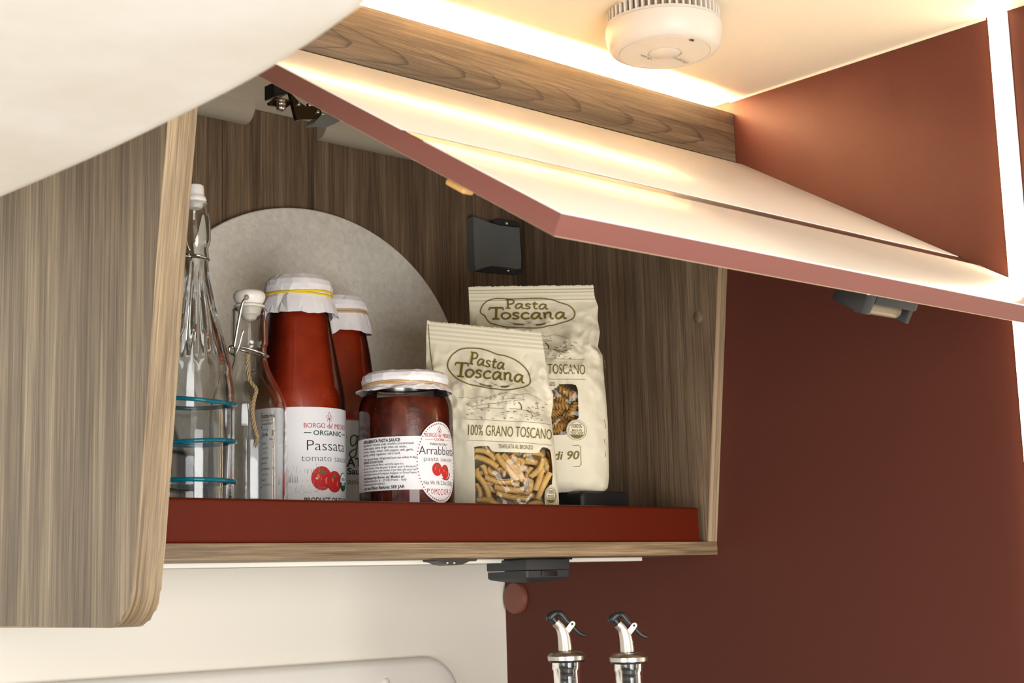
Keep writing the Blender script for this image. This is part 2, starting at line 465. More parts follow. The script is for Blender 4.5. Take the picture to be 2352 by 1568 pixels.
# worktop out of view below, carries the two oil bottles
ZT = -0.335
wt = thing('worktop', 'pale kitchen worktop below the cabinet', 'worktop', (0.5, 1.0, ZT-0.9))
box('worktop_slab', (-0.6, 0.72, ZT-0.03), (XW-0.003, YB-0.003, ZT), m_worktop, wt, 0.004)
box('base_cabinet', (-0.58, 0.76, -ZO), (XW-0.012, YB-0.01, ZT-0.03), m_white_pl, wt, 0.002)

# lowered bed base whose underside crosses the upper left corner
ZB = 0.24
edge = [(0.30, 0.16), (0.330, 0.28), (0.346, 0.37), (0.357, 0.425), (0.364, 0.469), (0.370, 0.505), (0.375, 0.539), (0.3795, 0.584), (0.3815, 0.643), (0.3815, 0.751), (0.376, 0.87), (0.367, 0.983), (0.35, 1.10), (0.32, 1.22)]
edge = [tuple(p) for p in smoothline(edge, 4)]
outline = [(-1.3, 0.16)]+edge+[(-1.3, 1.22)]
bed = thing('drop_down_bed', 'off-white curved bed base hanging across the upper left corner', 'bed', (-0.3, 0.6, ZB))
layers = [(0.010, 0.0), (0.004, 0.0012), (0.0012, 0.004), (0.0, 0.009), (0.0, 0.07)]
V = []; F = []; n = len(outline)
cxy = np.array([-0.4, 0.7])
for ins, dz in layers:
    for p in outline:
        d = cxy-np.array(p); d = d/np.linalg.norm(d); q = np.array(p)+d*ins
        V.append((q[0], q[1], ZB+dz))
for j in range(len(layers)-1):
    for i in range(n):
        k = (i+1) % n; F.append((j*n+i, j*n+k, (j+1)*n+k, (j+1)*n+i))
F.append(tuple(range(n))[::-1]); F.append(tuple(range((len(layers)-1)*n, len(layers)*n)))
mk('bed_base', V, F, m_bed, bed, smooth=True, auto=50)
pts = [(p[0]-0.0002, p[1], ZB+0.012) for p in edge]
V, F = tube(pts, 0.0022, 6); mk('edge_piping', V, F, mat('bed_piping', rgb(226, 218, 200), 0.6), bed)
for hx, hy in ((-0.9, 0.3), (-0.9, 1.05), (0.2, 0.3), (0.2, 1.05)):
    V, F = tube([(hx, hy, ZB+0.07), (hx, hy, ZC)], 0.012, 10); mk('hanger', V, F, m_chrome, bed)

# ------------------------------------------------------------------ overhead cabinet
XL, XI = 0.592, 1.2615          # inner faces of the end panel and the right side panel
YF, YK = 1.07, 1.36             # shelf front, face of the back boards
ZU, ZS, ZI = 0.0261, 0.0403, 0.062
cab = thing('overhead_cabinet', 'open grey-oak overhead cabinet with raised lid', 'cabinet', (0.92, 1.22, ZU))
box('bottom_board', (0.575, YF, ZU), (XW, 1.40, ZS), m_wood_x, cab, 0.0008)
box('inner_floor', (XL, 1.0775, 0.050), (1.2455, YK, ZI), m_wood_x, cab, 0.0005)
# end panel on the left, front edge leaning back towards the bottom, lower corner rounded
zb = float(onp(150, 1441.5, 0, XL-0.025)[2])
fr = [(0.984, ZC), (1.003, 0.375), (1.0205, 0.257), (1.0343, 0.1386), (1.0470, 0.040)]
rr = 0.036
fy = 1.0535
arc = [(fy-0.0015+rr-rr*math.cos(math.radians(a)), zb+rr-rr*math.sin(math.radians(a))) for a in range(0, 91, 10)]
poly = [(1.40, ZC)]+fr+arc+[(1.40, zb)]
V, F = prism(poly, XL-0.025, XL, 'x')
bm = bmesh.new(); bv = [bm.verts.new(v) for v in V]
for f in F: bm.faces.new([bv[i] for i in f])
big = [f for f in bm.faces if len(f.verts) > 6]
ed = list({e for f in big for e in f.edges})
bmesh.ops.bevel(bm, geom=ed, offset=0.0022, segments=3, affect='EDGES', profile=0.55)
bmesh.ops.recalc_face_normals(bm, faces=bm.faces[:]); bm.normal_update(); bm.verts.index_update()
V = [v.co[:] for v in bm.verts]; F = [[v.index for v in f.verts] for f in bm.faces]
mi = [0 if abs(f.normal.x) > 0.97 else 1 for f in bm.faces]; bm.free()
o = mk('end_panel', V, F, [m_wood_end, m_wood_edge], cab, smooth=True, mi=mi, auto=40)
tag(o, 'light oak end panel with a rounded lower corner')
# right side panel: core, facing boards, lighter front edge
ZSP = 0.4532
def yfront(z): return 1.0703+(1.0145-1.0703)*(z-ZS)/(ZC-ZS)
V, F = prism([(yfront(ZS), ZS), (yfront(ZSP), ZSP), (1.082, ZSP), (1.082, ZC), (1.40, ZC), (1.40, ZS)], XI+0.0012, XW-0.0002, 'x')
sp = mk('side_panel', V, F, m_wood_edge, cab, smooth=False)
for a, b in ((0.0012, 1.1478), (1.1484, YK)):
    q = [(yfront(ZS)+a, ZS), (yfront(ZSP)+a, ZSP), (1.082, ZSP), (1.082, ZC)] if a < 1 else [(a, ZS), (a, ZC)]
    V, F = prism(q+[(b, ZC), (b, ZS)], XI, XI+0.0014, 'x')
    mk('board', V, F, m_wood_z, sp, smooth=False)
V, F = prism([(yfront(z)-0.0006, z) for z in (ZS, ZSP)]+[(yfront(z)+0.0012, z) for z in (ZSP, ZS)], XI-0.0002, XI+0.0045, 'x')
mk('edge_lip', V, F, mat('pale_edge_strip', rgb(172, 148, 120), 0.5), sp, smooth=False)
V, F = lathe(0, 0, [(0.0001, 0.0006), (0.0065, 0.0006), (0.0071, 0.0)], 24)
mk('screw_cap', np.column_stack([XI-V[:, 2], 1.0676+V[:, 0]+0.002, 0.2865+V[:, 1]]), F, m_wood_z, sp)
# back panel of upright boards
bp_ = box('back_panel', (XL, YK+0.004, ZI), (XW-0.001, YK+0.012, ZC), m_black_m, cab, 0.0)
for a, b in ((XL, 0.700), (0.700, 0.8336), (0.8336, 0.9524), (0.9524, 1.075), (1.075, 1.172), (1.172, XI)):
    box('board', (a+0.0002, YK, ZI), (b-0.0002, YK+0.0042, ZC-0.0008), m_wood_z, bp_, 0.0003, 1)
# rounded liner under the roof, interrupted in the middle
for a, b in ((XL+0.001, 0.862), (0.957, XI)):
    pr = [(YK, ZC), (YK, 0.504)]
    pr += [(YK-0.004-0.017*math.sin(math.radians(t)), 0.504+0.0205*(1-math.cos(math.radians(t)))) for t in range(0, 91, 10)]
    V, F = prism(pr, a, b, 'x'); mk('roof_liner', V, F, m_liner, cab, smooth=True, auto=40)
# fascia with the cove behind it
o = box('fascia', (XL, 1.0157, 0.4534), (XW-0.0006, 1.0305, 0.509), m_wood_f, cab, 0.0006)
tag(o, 'oak fascia board with cathedral grain')
box('cove_ledge', (XL, 1.0305, 0.494), (XW-0.002, 1.075, 0.499), m_liner, cab, 0.0)
box('cove_back', (XL, 1.075, 0.490), (XW-0.002, 1.081, ZC-0.0005), m_liner, cab, 0.0)
# russet retaining rail with a rolled top edge
pr = [(1.0728, ZS), (1.0712, 0.0425), (1.0708, 0.0448), (1.0712, 0.0705), (1.0705, 0.0728), (1.0708, 0.0748), (1.0722, 0.0764), (1.0742, 0.0769), (1.0762, 0.0762),
      (1.0768, 0.0745), (1.0758, 0.0735), (1.0738, 0.0725), (1.0734, 0.0425), (1.0745, 0.0415), (1.0750, 0.0415), (1.0750, ZS)]
V, F = prism(pr, XL+0.001, 1.2475, 'x'); o = mk('retaining_rail', V, F, m_rail, cab, smooth=True, auto=28)
tag(o, 'russet red metal retaining rail along the shelf front')
# aluminium light profile and catch plate under the shelf
o = box('light_profile', (0.60, 1.14, 0.0221), (1.231, 1.166, ZU), mat('profile_white', rgb(240, 236, 226), 0.3), cab, 0.0008); tag(o, 'thin white profile under the shelf')
def pxprism(polys, y0, y1):
    """outlines seen on the plane y = y0, given depth to y1"""
    P = [onp(a, b, 1, y0) for a, b in polys]
    return prism([(p[0], p[2]) for p in P], y0, y1, 'y')
V, F = pxprism([(1000, 1284), (1097, 1282.5), (1094, 1288), (1078, 1289), (1062, 1296), (1040, 1298), (1024, 1295), (1012, 1290), (1002, 1289)], 1.079, 1.098)
st = mk('strike_plate', V, F, m_black, cab, smooth=False)
for px, py in ((1030, 1292), (1046, 1292)):
    c = onp(px, py, 1, 1.078); V, F = lathe(0, 0, [(0.0001, 0.0012), (0.0011, 0.0009), (0.0017, 0.0)], 12)
    mk('screw', np.column_stack([c[0]+V[:, 0], 1.079-V[:, 2], c[2]+V[:, 1]]), F, m_chrome, st)
# corner connector cover with two screws
V, F = pxprism([(1087, 497), (1105, 503), (1125, 511), (1150, 518), (1175, 521), (1193, 523), (1195, 560), (1197.5, 590), (1196.5, 616), (1190, 618), (1160, 613), (1130, 610), (1110, 615), (1093, 621), (1090, 600), (1088, 540)], 1.347, YK)
cv = mk('connector_cover', V, F, m_cover, cab, smooth=False); tag(cv, 'grey plastic corner connector cover')
V, F = pxprism([(1094, 620), (1112, 612), (1135, 607), (1195, 615), (1195, 626), (1188, 630), (1150, 627), (1110, 623)], 1.353, YK)
mk('cover_base', V, F, m_black_m, cv, smooth=False)
V, F = pxprism([(1128, 508), (1150, 503), (1190, 512), (1194, 524), (1150, 519)], 1.353, YK)
mk('cover_base', V, F, m_black_m, cv, smooth=False)
for px, py in ((1165, 513), (1168, 621)):
    c = onp(px, py, 1, 1.352); V, F = lathe(0, 0, [(0.0001, 0.0022), (0.0018, 0.0016), (0.0027, 0.0)], 14)
    mk('screw', np.column_stack([c[0]+V[:, 0], 1.3525-V[:, 2], c[2]+V[:, 1]]), F, m_chrome, cv)
# lid hinge at the upper left
hg = thing('hinge', None, None, (0.70, 1.045, 0.40)); hg.parent = cab
hg.location = tuple(np.array([0.70, 1.045, 0.40])-wpos(cab))
tag(hg, 'dark nickel lid hinge with a screw')
def hx(a, b): return (580+a/9.8, 160+b/9.8)
V, F = pxprism([hx(*p) for p in ((490, 280), (860, 380), (860, 520), (510, 600), (492, 590))], 1.045, 1.06); mk('hinge_block', V, F, m_black, hg, smooth=False)
V, F = pxprism([hx(*p) for p in ((365, 740), (540, 600), (850, 690), (900, 760), (760, 860), (390, 790))], 1.040, 1.043); mk('mounting_plate', V, F, m_hinge, hg, smooth=False)
V, F = pxprism([hx(*p) for p in ((535, 590), (860, 680), (860, 700), (535, 612))], 1.0385, 1.0405); mk('plate_lip', V, F, m_chrome, hg, smooth=False)
V, F = pxprism([hx(*p) for p in ((840, 500), (1030, 700), (1210, 830), (1480, 800), (1600, 1030), (1500, 1075), (1020, 1130), (985, 1090))], 1.036, 1.040); mk('hinge_arm', V, F, m_hinge, hg, smooth=False)
V, F = pxprism([hx(*p) for p in ((1560, 1010), (1760, 960), (1990, 1140), (1850, 1220), (1700, 1195), (1420, 1220), (1390, 1190))], 1.034, 1.048); mk('door_cup', V, F, m_cover, hg, smooth=False)
c = onp(*hx(640, 770), 1, 1.036)
V, F = join([lathe(c[0], 1.036, [(0.0001, 0.0), (0.0042, 0.0), (0.0042, -0.0016), (0.0036, -0.0022), (0.0044, -0.0028), (0.0044, -0.0046), (0.0037, -0.0052), (0.0042, -0.006), (0.0036, -0.009), (0.0022, -0.0094), (0.0018, -0.0078), (0.0001, -0.0078)], 20)])
V[:, 2] += c[2]+0.0035; mk('screw', V, F, m_chrome, hg)
for a, b in ((1060, 765), (1300, 775), (1490, 940), (1600, 985)):
    c = onp(*hx(a, b), 1, 1.034); V, F = lathe(0, 0, [(0.0001, 0.002), (0.0014, 0.002), (0.0017, 0.0014), (0.0017, -0.002)], 12)
    mk('rivet', np.column_stack([c[0]+V[:, 0], 1.036-V[:, 2], c[2]+V[:, 1]]), F, m_chrome, hg)

# ---- raised lid (bottom edge swung out towards the viewer)
DT = np.array([1.0059, 0.4478]); DB = np.array([0.6051, 0.2120])
DL = float(np.linalg.norm(DB-DT)); dd = (DB-DT)/DL; dn = np.array([-dd[1], dd[0]])
if dn[1] > 0: dn = -dn          # towards the underside
XD0, XD1 = 0.5972, XW-0.002
def dpt(x, s, w):
    q = DT+dd*s+dn*w; return (x, q[0], q[1])
def dbox(x0, x1, s0, s1, w0, w1, bev=0.0):
    V, F = boxgeo((x0, s0, w0), (x1, s1, w1), bev)
    return np.array([dpt(*v) for v in V]), [f[::-1] for f in F]
TH = 0.0150
V, F = dbox(XD0, XD1, 0.0, DL, 0.0006, TH-0.0006, 0.0004)
lid = mk('lid', V, F, m_dedge, cab, smooth=True, auto=40); tag(lid, 'raised cabinet lid with glossy pale face and mauve edge')
g0 = float(np.linalg.norm(np.array([0.7516, 0.2992])-DT)); g1 = float(np.linalg.norm(np.array([0.7299, 0.2864])-DT))
for a, b in ((0.0003, g0), (g1, DL-0.0003)):
    V, F = dbox(XD0+0.0003, XD1, a, b, -0.0004, 0.0012, 0.0003); mk('face_panel', V, F, m_dface, lid, smooth=True, auto=40)
V, F = dbox(XD0+0.0003, XD1, g0, g1, 0.0002, 0.0012, 0.0); mk('groove_strip', V, F, m_dgroove, lid, smooth=False)
V, F = dbox(XD0+0.0015, XD1, 0.0015, DL-0.0006, TH-0.0012, TH-0.0001, 0.0003); mk('inner_face', V, F, m_dinner, lid, smooth=True, auto=40)
V, F = dbox(XD0+0.002, XD0+0.011, 0.352, 0.372, TH, TH+0.0042, 0.0015); mk('bumper', V, F, mat('tan_bumper', rgb(214, 168, 104), 0.5), lid)
lx = 0.930
V, F = join([dbox(lx, lx+0.012, DL-0.042, DL-0.012, TH, TH+0.018, 0.002), dbox(lx+0.012, lx+0.066, DL-0.042, DL-0.012, TH, TH+0.009, 0.001), dbox(lx+0.061, lx+0.066, DL-0.040, DL-0.014, TH, TH+0.020, 0.001)])
mk('latch', V, F, m_black, lid, smooth=True, auto=40)
V, F = tube([dpt(lx+0.0125, DL-0.026, TH+0.014), dpt(lx+0.0605, DL-0.026, TH+0.014)], 0.0062, 16); mk('latch_roller', V, F, mat('latch_roller_grey', rgb(128, 112, 90), 0.45), lid, auto=40)
V, F = dbox(lx-0.002, lx+0.010, DL-0.020, DL-0.012, TH, TH+0.003, 0.001); mk('latch_screw', V, F, m_chrome, lid)

# ------------------------------------------------------------------ lamps
cv_ = thing('cove_light', 'warm LED strip hidden above the oak fascia', 'light strip', (0.92, 1.04, 0.499))
box('profile', (0.615, 1.0325, 0.499), (1.245, 1.0465, 0.5015), m_white_pl, cv_, 0.0)
box('diffuser', (0.615, 1.0340, 0.5015), (1.245, 1.0450, 0.5035), m_led, cv_, 0.0006)
wl = thing('wall_light', 'tall glowing LED strip set in the terracotta wall', 'light strip', (XW, 0.6915, -0.33))
V, F = prism([(XW, 0.6825), (XW-0.0030, 0.6828), (XW-0.0042, 0.6850), (XW-0.0046, 0.6915), (XW-0.0042, 0.6980), (XW-0.0030, 0.7002), (XW, 0.7005)], -0.33, ZC-0.001, 'z')
mk('diffuser', V, F, m_led2, wl, smooth=True, auto=50)
for y0, y1 in ((0.6812, 0.6825), (0.7005, 0.7018)):
    box('profile_edge', (XW-0.0012, y0, -0.33), (XW, y1, ZC-0.001), m_white_pl, wl, 0.0)

# ------------------------------------------------------------------ smoke alarm on the ceiling
AX, AY = 1.016, 0.886
al = thing('smoke_alarm', 'round white smoke alarm on the ceiling', 'smoke alarm', (AX, AY, ZC))
V, F = lathe(AX, AY, [(0.0001, ZC), (0.0500, ZC), (0.0500, ZC-0.0025), (0.0001, ZC-0.0025)], 64); mk('base_plate', V, F, m_alarm, al, auto=35)
V, F = lathe(AX, AY, [(0.0470, ZC-0.002), (0.0475, ZC-0.015)], 48); mk('chamber', V, F, m_alarm_in, al)
V, F = lathe(AX, AY, [(0.0475, ZC-0.0135), (0.0530, ZC-0.0135), (0.0537, ZC-0.0155), (0.0538, ZC-0.0160), (0.0531, ZC-0.0164), (0.0539, ZC-0.0168), (0.0542, ZC-0.0230), (0.0534, ZC-0.0290), (0.0516, ZC-0.0345), (0.0492, ZC-0.0385), (0.0462, ZC-0.0402), (0.0428, ZC-0.0407), (0.0425, ZC-0.0400), (0.0419, ZC-0.0400), (0.0416, ZC-0.0408), (0.0160, ZC-0.0414), (0.0158, ZC-0.0402), (0.0001, ZC-0.0402)], 96)
mk('housing', V, F, m_alarm, al, auto=40)
vb, vf = boxgeo((0.0478, -0.00105, ZC-0.0145), (0.0528, 0.00105, ZC-0.002), 0.0005, 1)
NB = 52
me0 = None
for i in range(NB):
    a = 2*math.pi*i/NB
    if me0 is None:
        o = mk('vent_bar', vb+np.array([AX, AY, 0]), vf, m_alarm, al, auto=40); me0 = o.data
        for v in me0.vertices: v.co = Vector((vb[v.index][0], vb[v.index][1], vb[v.index][2]-ZC))
    else:
        o = bpy.data.objects.new('vent_bar', me0); C.objects.link(o); o.parent = al
    o.rotation_euler = (0, 0, a)
V, F = lathe(AX, AY, [(0.0001, ZC-0.0418), (0.0135, ZC-0.0418), (0.0147, ZC-0.0412), (0.0149, ZC-0.0400)], 40); mk('test_button', V, F, m_alarm, al, auto=40)
def almap(u, v):      # image plane of the underside: pixels to the face
    P = onp(u, v, 2, ZC-0.0417); return (P[0], P[1], P[2])
pr_ = Print(almap); pr_.up = -1
pr_.text('TEST', (1471, 128.5), (1484, 133), 3.6, 0, 0.01)
pr_.poly([(1486, 133.5), (1490, 131.5), (1490, 137)], 0); pr_.line([(1492, 132.5), (1497, 137)], 0.8, 0); pr_.line([(1492, 136), (1497, 134)], 0.8, 0)
pr_.text('FireAngel', (1544, 133.5), (1580, 146.5), 5.0, 0, 0.0)
pr_.line([(1456, 99), (1494, 109)], 0.7, 1); pr_.line([(1552, 130), (1592, 142)], 0.7, 1)
pr_.build('lettering', [m_alarm_ink, mat('alarm_seam', rgb(205, 186, 160), 0.5)], al)
pr_ = Print(lambda u, v: almap(u, v)); pr_.poly([(1581, 92.5), (1588, 90.5), (1595, 91.5), (1592, 96)], 0); pr_.build('indicator', [m_black], al)

# ------------------------------------------------------------------ small fittings
V, F = lathe(0, 0, [(0.0001, 0.0062), (0.0165, 0.0062), (0.0186, 0.0052), (0.0195, 0.003), (0.0196, 0.0)], 48)
o = mk('wall_button', np.column_stack([XW-V[:, 2], 1.3955+V[:, 0], -0.0161+V[:, 1]]), F, mat('terracotta_button', rgb(122, 72, 56), 0.42), base=(XW, 1.3955, -0.0161), auto=40)
tag(o, 'round terracotta cover disc on the wall beneath the cabinet', 'cover disc')
ux, uy = 1.023, 1.103
uf = thing('under_shelf_unit', 'small black square fitting mounted under the shelf', 'fitting', (ux+0.03, uy+0.03, ZU))
box('housing', (ux, uy, 0.0140), (ux+0.060, uy+0.060, 0.0245), m_black_m, uf, 0.0012)
box('mounting_bracket', (ux+0.004, uy+0.006, 0.0240), (ux+0.070, uy+0.050, ZU), m_black, uf, 0.0005)
lo = []
for k, (ins, z) in enumerate(((0.0, 0.0133), (0.0, 0.0068), (0.002, 0.0052), (0.014, 0.0026), (0.026, 0.0018))):
    lo.append((rrect(ux+ins+0.001, ux+0.061-ins, uy+ins+0.001, uy+0.061-ins, 0.003), z))
V = []; n = len(lo[0][0])
for pts, z in lo: V += [(p[0], p[1], z) for p in pts]
F = [tuple(range(n))]+[(j*n+i, j*n+(i+1) % n, (j+1)*n+(i+1) % n, (j+1)*n+i) for j in range(len(lo)-1) for i in range(n)]+[tuple(range((len(lo)-1)*n, len(lo)*n))]
mk('lens_tray', V, F, m_black_m, uf, auto=35)
box('switch', (ux+0.020, uy-0.0004, 0.0078), (ux+0.042, uy+0.002, 0.0128), m_black, uf, 0.0005)

# round speckled board leaning at the back
EX, EA, EZ, EB = 0.945, 0.206, 0.2405, 0.1785
rings = []
N = 96
for w, sc_ in ((0.0, 0.994), (0.0012, 1.0), (0.0068, 1.0), (0.008, 0.994)):
    rings.append([(EX+EA*sc_*math.cos(2*math.pi*i/N), 1.340+0.010*((EZ+EB*math.sin(2*math.pi*i/N)-ZI)/(2*EB))+w, EZ+EB*sc_*math.sin(2*math.pi*i/N)) for i in range(N)])
V = [p for r in rings for p in r]
F = [tuple(range(N))]+[(j*N+i, j*N+(i+1) % N, (j+1)*N+(i+1) % N, (j+1)*N+i) for j in range(3) for i in range(N)]+[tuple(range(3*N, 4*N))]
o = mk('round_board', V, F, m_stone, base=(EX, 1.345, ZI), auto=40)
tag(o, 'large round grey speckled board leaning against the back', 'board')

# black box under the rear pasta bag
bb = thing('black_box', 'flat black plastic box under the rear pasta bag', 'box', (1.15, 1.16, ZI))
box('box_body', (1.113, 1.112, ZI), (1.186, 1.212, 0.0955), m_black, bb, 0.006, 3)
box('box_lid', (1.0665, 1.150, ZI), (1.1128, 1.214, 0.0945), m_black, bb, 0.003, 2)

# ------------------------------------------------------------------ jars and bottles
class Axis:
    """upright axis of a round container: seen at pixel column px, standing at depth plane y"""
    def __init__(self, px, py, y):
        P = onp(px, py, 1, y); self.X, self.Y = float(P[0]), float(y); self.px = px
        self.d = depth((self.X, self.Y, float(P[2]))); self.k = self.d/PXF
        self.h = math.hypot(self.X, self.Y)
        self.c = np.array([-self.X, -self.Y])/self.h; self.r = np.array([-self.c[1], self.c[0]])
    def z(self, py):
        d = ray(self.px, py); return float(d[2]*self.h/math.hypot(d[0], d[1]))
    def prof(self, rows):           # [(pixel row, pixel radius)] -> [(r, z)]
        return [(max(r*self.k, 1e-4), self.z(py)) for py, r in rows]
    def hit(self, px, py, R):
        """angle from the viewer's side (to the right positive) and height where a pixel meets the wall"""
        d = ray(px, py); a = d[0]**2+d[1]**2; b = -2*(d[0]*self.X+d[1]*self.Y); c = self.h**2-R*R
        disc = max(b*b-4*a*c, 0.0); t = (-b-math.sqrt(disc))/(2*a)
        q = np.array([d[0]*t-self.X, d[1]*t-self.Y])
        return math.atan2(float(q @ self.r), float(q @ self.c)), float(d[2]*t)
    def wall(self, R):
        def f(s, z):
            a = s/R; q = self.c*math.cos(a)+self.r*math.sin(a)
            return (self.X+q[0]*R, self.Y+q[1]*R, z)
        return f
    def at(self, px, py, off=0.0):   # a point seen at a pixel, off metres in front of the axis
        P = ray(px, py)*(self.d-off); return np.array(P)
def wall_patch(ax, R, a0, a1, z0, z1, n=40, fz0=None, fz1=None):
    V = []; F = []
    for i in range(n+1):
        a = a0+(a1-a0)*i/n; q = ax.c*math.cos(a)+ax.r*math.sin(a)
        for z in (fz0(a) if fz0 else z0, fz1(a) if fz1 else z1): V.append((ax.X+q[0]*R, ax.Y+q[1]*R, z))
    for i in range(n): F.append((2*i, 2*i+2, 2*i+3, 2*i+1))
    return V, F
def paper_cap(ax, rows, seed, n=96, hem=(0.0, 0.003)):
    """creased paper cover: rows of (r, z, crease amplitude), top row first"""
    rnd = random.Random(seed)
    knots = sorted([rnd.random() for _ in range(15)]); vals = [rnd.uniform(-1, 1) for _ in knots]
    kn2 = sorted([rnd.random() for _ in range(9)]); va2 = [rnd.uniform(-1, 1) for _ in kn2]
    def pl(t, kn, va):
        t = t % 1.0
        for i in range(len(kn)):
            a = kn[i]; b = kn[(i+1) % len(kn)]+(1 if i == len(kn)-1 else 0)
            tt = t if t >= a or i < len(kn)-1 else t+1
            if a <= tt <= b: return va[i]+(va[(i+1) % len(va)]-va[i])*(tt-a)/(b-a+1e-9)
        return pl(t+1e-6, kn, va) if t < 0.999 else va[0]
    n = 46
    ang = [(i+rnd.uniform(-.32, .32))/n for i in range(n)]
    V = [(ax.X, ax.Y, rows[0][1]+0.0002)]; F = []
    for j, (r, z, am) in enumerate(rows):
        for i in range(n):
            t = ang[i]+0.006*math.sin(j*1.3+i); f = pl(t+0.008*j, knots, vals); g = pl(t, kn2, va2)
            lo = j >= len(rows)-4
            rr = r*(1+am*f+rnd.uniform(-1, 1)*(0.012 if j > 1 else 0.006)*(1.5 if lo else 1)); zz = z+rnd.uniform(-1, 1)*(0.0004 if j < 5 else 0.0007)
            if j == len(rows)-1: zz += hem[0]+hem[1]*g
            elif j == len(rows)-2: zz += 0.5*hem[1]*g
            q = 2*math.pi*t; V.append((ax.X+rr*math.cos(q), ax.Y+rr*math.sin(q), zz))
    for i in range(n): F.append((0, 1+i, 1+(i+1) % n))
    for j in range(len(rows)-1):
        for i in range(n):
            k = (i+1) % n; q = (1+j*n+i, 1+(j+1)*n+i, 1+(j+1)*n+k, 1+j*n+k)
            F += [(q[0], q[1], q[2]), (q[0], q[2], q[3])] if rnd.random() < .5 else [(q[0], q[1], q[3]), (q[1], q[2], q[3])]
    return V, F
def elastic(ax, R, z, r, loops=2, seed=0, wob=0.0012):
    rnd = random.Random(seed); parts = []
    for l in range(loops):
        ph = rnd.random()*6.28; pts = []
        for i in range(64):
            a = 2*math.pi*i/64
            pts.append((ax.X+(R+r*0.4)*math.cos(a), ax.Y+(R+r*0.4)*math.sin(a), z+(l-(loops-1)/2)*r*1.5+wob*math.sin(a*2+ph)))
        parts.append(tube(pts, r, 6, cyc=True))
    return join(parts)

def fleur(p, c, h, mi, w):
    x, y = c
    p.line(smoothline([(x, y+h*0.5), (x-h*0.13, y+h*0.22), (x, y-h*0.05), (x+h*0.13, y+h*0.22), (x, y+h*0.5)], 4), w, mi)
    for sgn in (-1, 1):
        p.line(smoothline([(x, y-h*0.1), (x+sgn*h*0.17, y+h*0.18), (x+sgn*h*0.31, y+h*0.06), (x+sgn*h*0.24, y-h*0.08)], 4), w, mi)
        p.line(smoothline([(x, y-h*0.14), (x+sgn*h*0.16, y-h*0.16), (x+sgn*h*0.2, y-h*0.32)], 4), w, mi)
    p.line([(x-h*0.2, y-h*0.1), (x+h*0.2, y-h*0.1)], w, mi); p.line([(x, y-h*0.05), (x, y-h*0.5)], w, mi)
def tomato(p, c, a, b, red, light, leaf, rot=0.0):
    p.ellipse(c, a, b, red, 24, rot)
def tomato_marks(p, c, a, b, light, leaf, w):
    p.ellipse((c[0]-a*0.35, c[1]+b*0.15), a*0.12, b*0.22, light, 10)
    p.ellipse((c[0]+a*0.4, c[1]-b*0.2), a*0.09, b*0.3, light, 10)
    for q in (10, 75, 130, 200, 265, 330):
        t = math.radians(q); p.line([(c[0], c[1]+b*0.55), (c[0]+a*0.5*math.cos(t), c[1]+b*0.55+b*0.3*math.sin(t))], [w, w*0.3], leaf)

INKS = [ink[k] for k in ('black', 'red', 'green', 'grey', 'tomato', 'tomato_light', 'leaf', 'pale', 'maroon', 'white')]
BLK, RED, GRN, GRY, TOM, TML, LEF, PAL, MRN, WHT = range(10)

def sauce_bottle(ax, label, elastic_mat, seed, rows_glass, fill, cap_rows, zband, rband, hem):
    t = thing('sauce_bottle', label, 'bottle', (ax.X, ax.Y, ZI), 'tomato sauce bottles on the shelf')
    g = ax.prof(rows_glass); Rb = g[-1][0]
    outer = [(1e-4, ZI), (Rb*0.9, ZI), (Rb, ZI+0.004)]+[(r, z) for r, z in g[::-1]]
    V, F = lathe(ax.X, ax.Y, outer, 64); mk('glass', V, F, m_jarglass, t, auto=60)
    zf = ax.z(fill)
    ins = [(1e-4, ZI+0.003), (Rb*0.9-0.002, ZI+0.003), (Rb-0.0018, ZI+0.006)]+[(r-0.0018, z) for r, z in g[::-1] if z < zf-0.001]
    rt = np.interp(zf, [z for r, z in g[::-1]], [r for r, z in g[::-1]])-0.0018
    ins += [(rt, zf), (1e-4, zf)]
    V, F = lathe(ax.X, ax.Y, ins, 64); mk('sauce', V, F, m_sauce, t, auto=50)
    cr = [(r*ax.k, ax.z(py), am) for py, r, am in cap_rows]
    # metal screw lid beneath the paper
    V, F = lathe(ax.X, ax.Y, [(1e-4, cr[0][1]-0.002), (cr[2][0]*0.90, cr[0][1]-0.003), (cr[2][0]*0.93, cr[3][1]), (cr[2][0]*0.90, cr[3][1]-0.003)], 40); mk('lid', V, F, m_chrome, t, auto=40)
    V, F = paper_cap(ax, cr, seed, hem=hem); mk('paper_cover', V, F, m_paper, t, smooth=True, auto=11)
    V, F = elastic(ax, rband*ax.k, ax.z(zband), 0.0011, 2, seed); mk('elastic_band', V, F, elastic_mat, t)
    return t, Rb
A1 = Axis(687, 1000, 1.22)
rows = [(700, 66), (728, 72), (748, 75), (785, 81), (822, 88), (859, 95), (885, 100.5), (905, 104), (922, 106), (940, 107), (1180, 107)]
caprows = [(638, 52, .01), (640, 66, .012), (652, 76, .02), (664, 79, .025), (676, 78, .03), (683, 75.5, .025), (690, 78, .04), (706, 82, .07), (729, 87, .11)]
b1, R1 = sauce_bottle(A1, 'tall tomato sauce bottle with paper cap and yellow elastic', m_yellow, 3, rows, 724, caprows, 682, 77, (0.0, 0.0045))
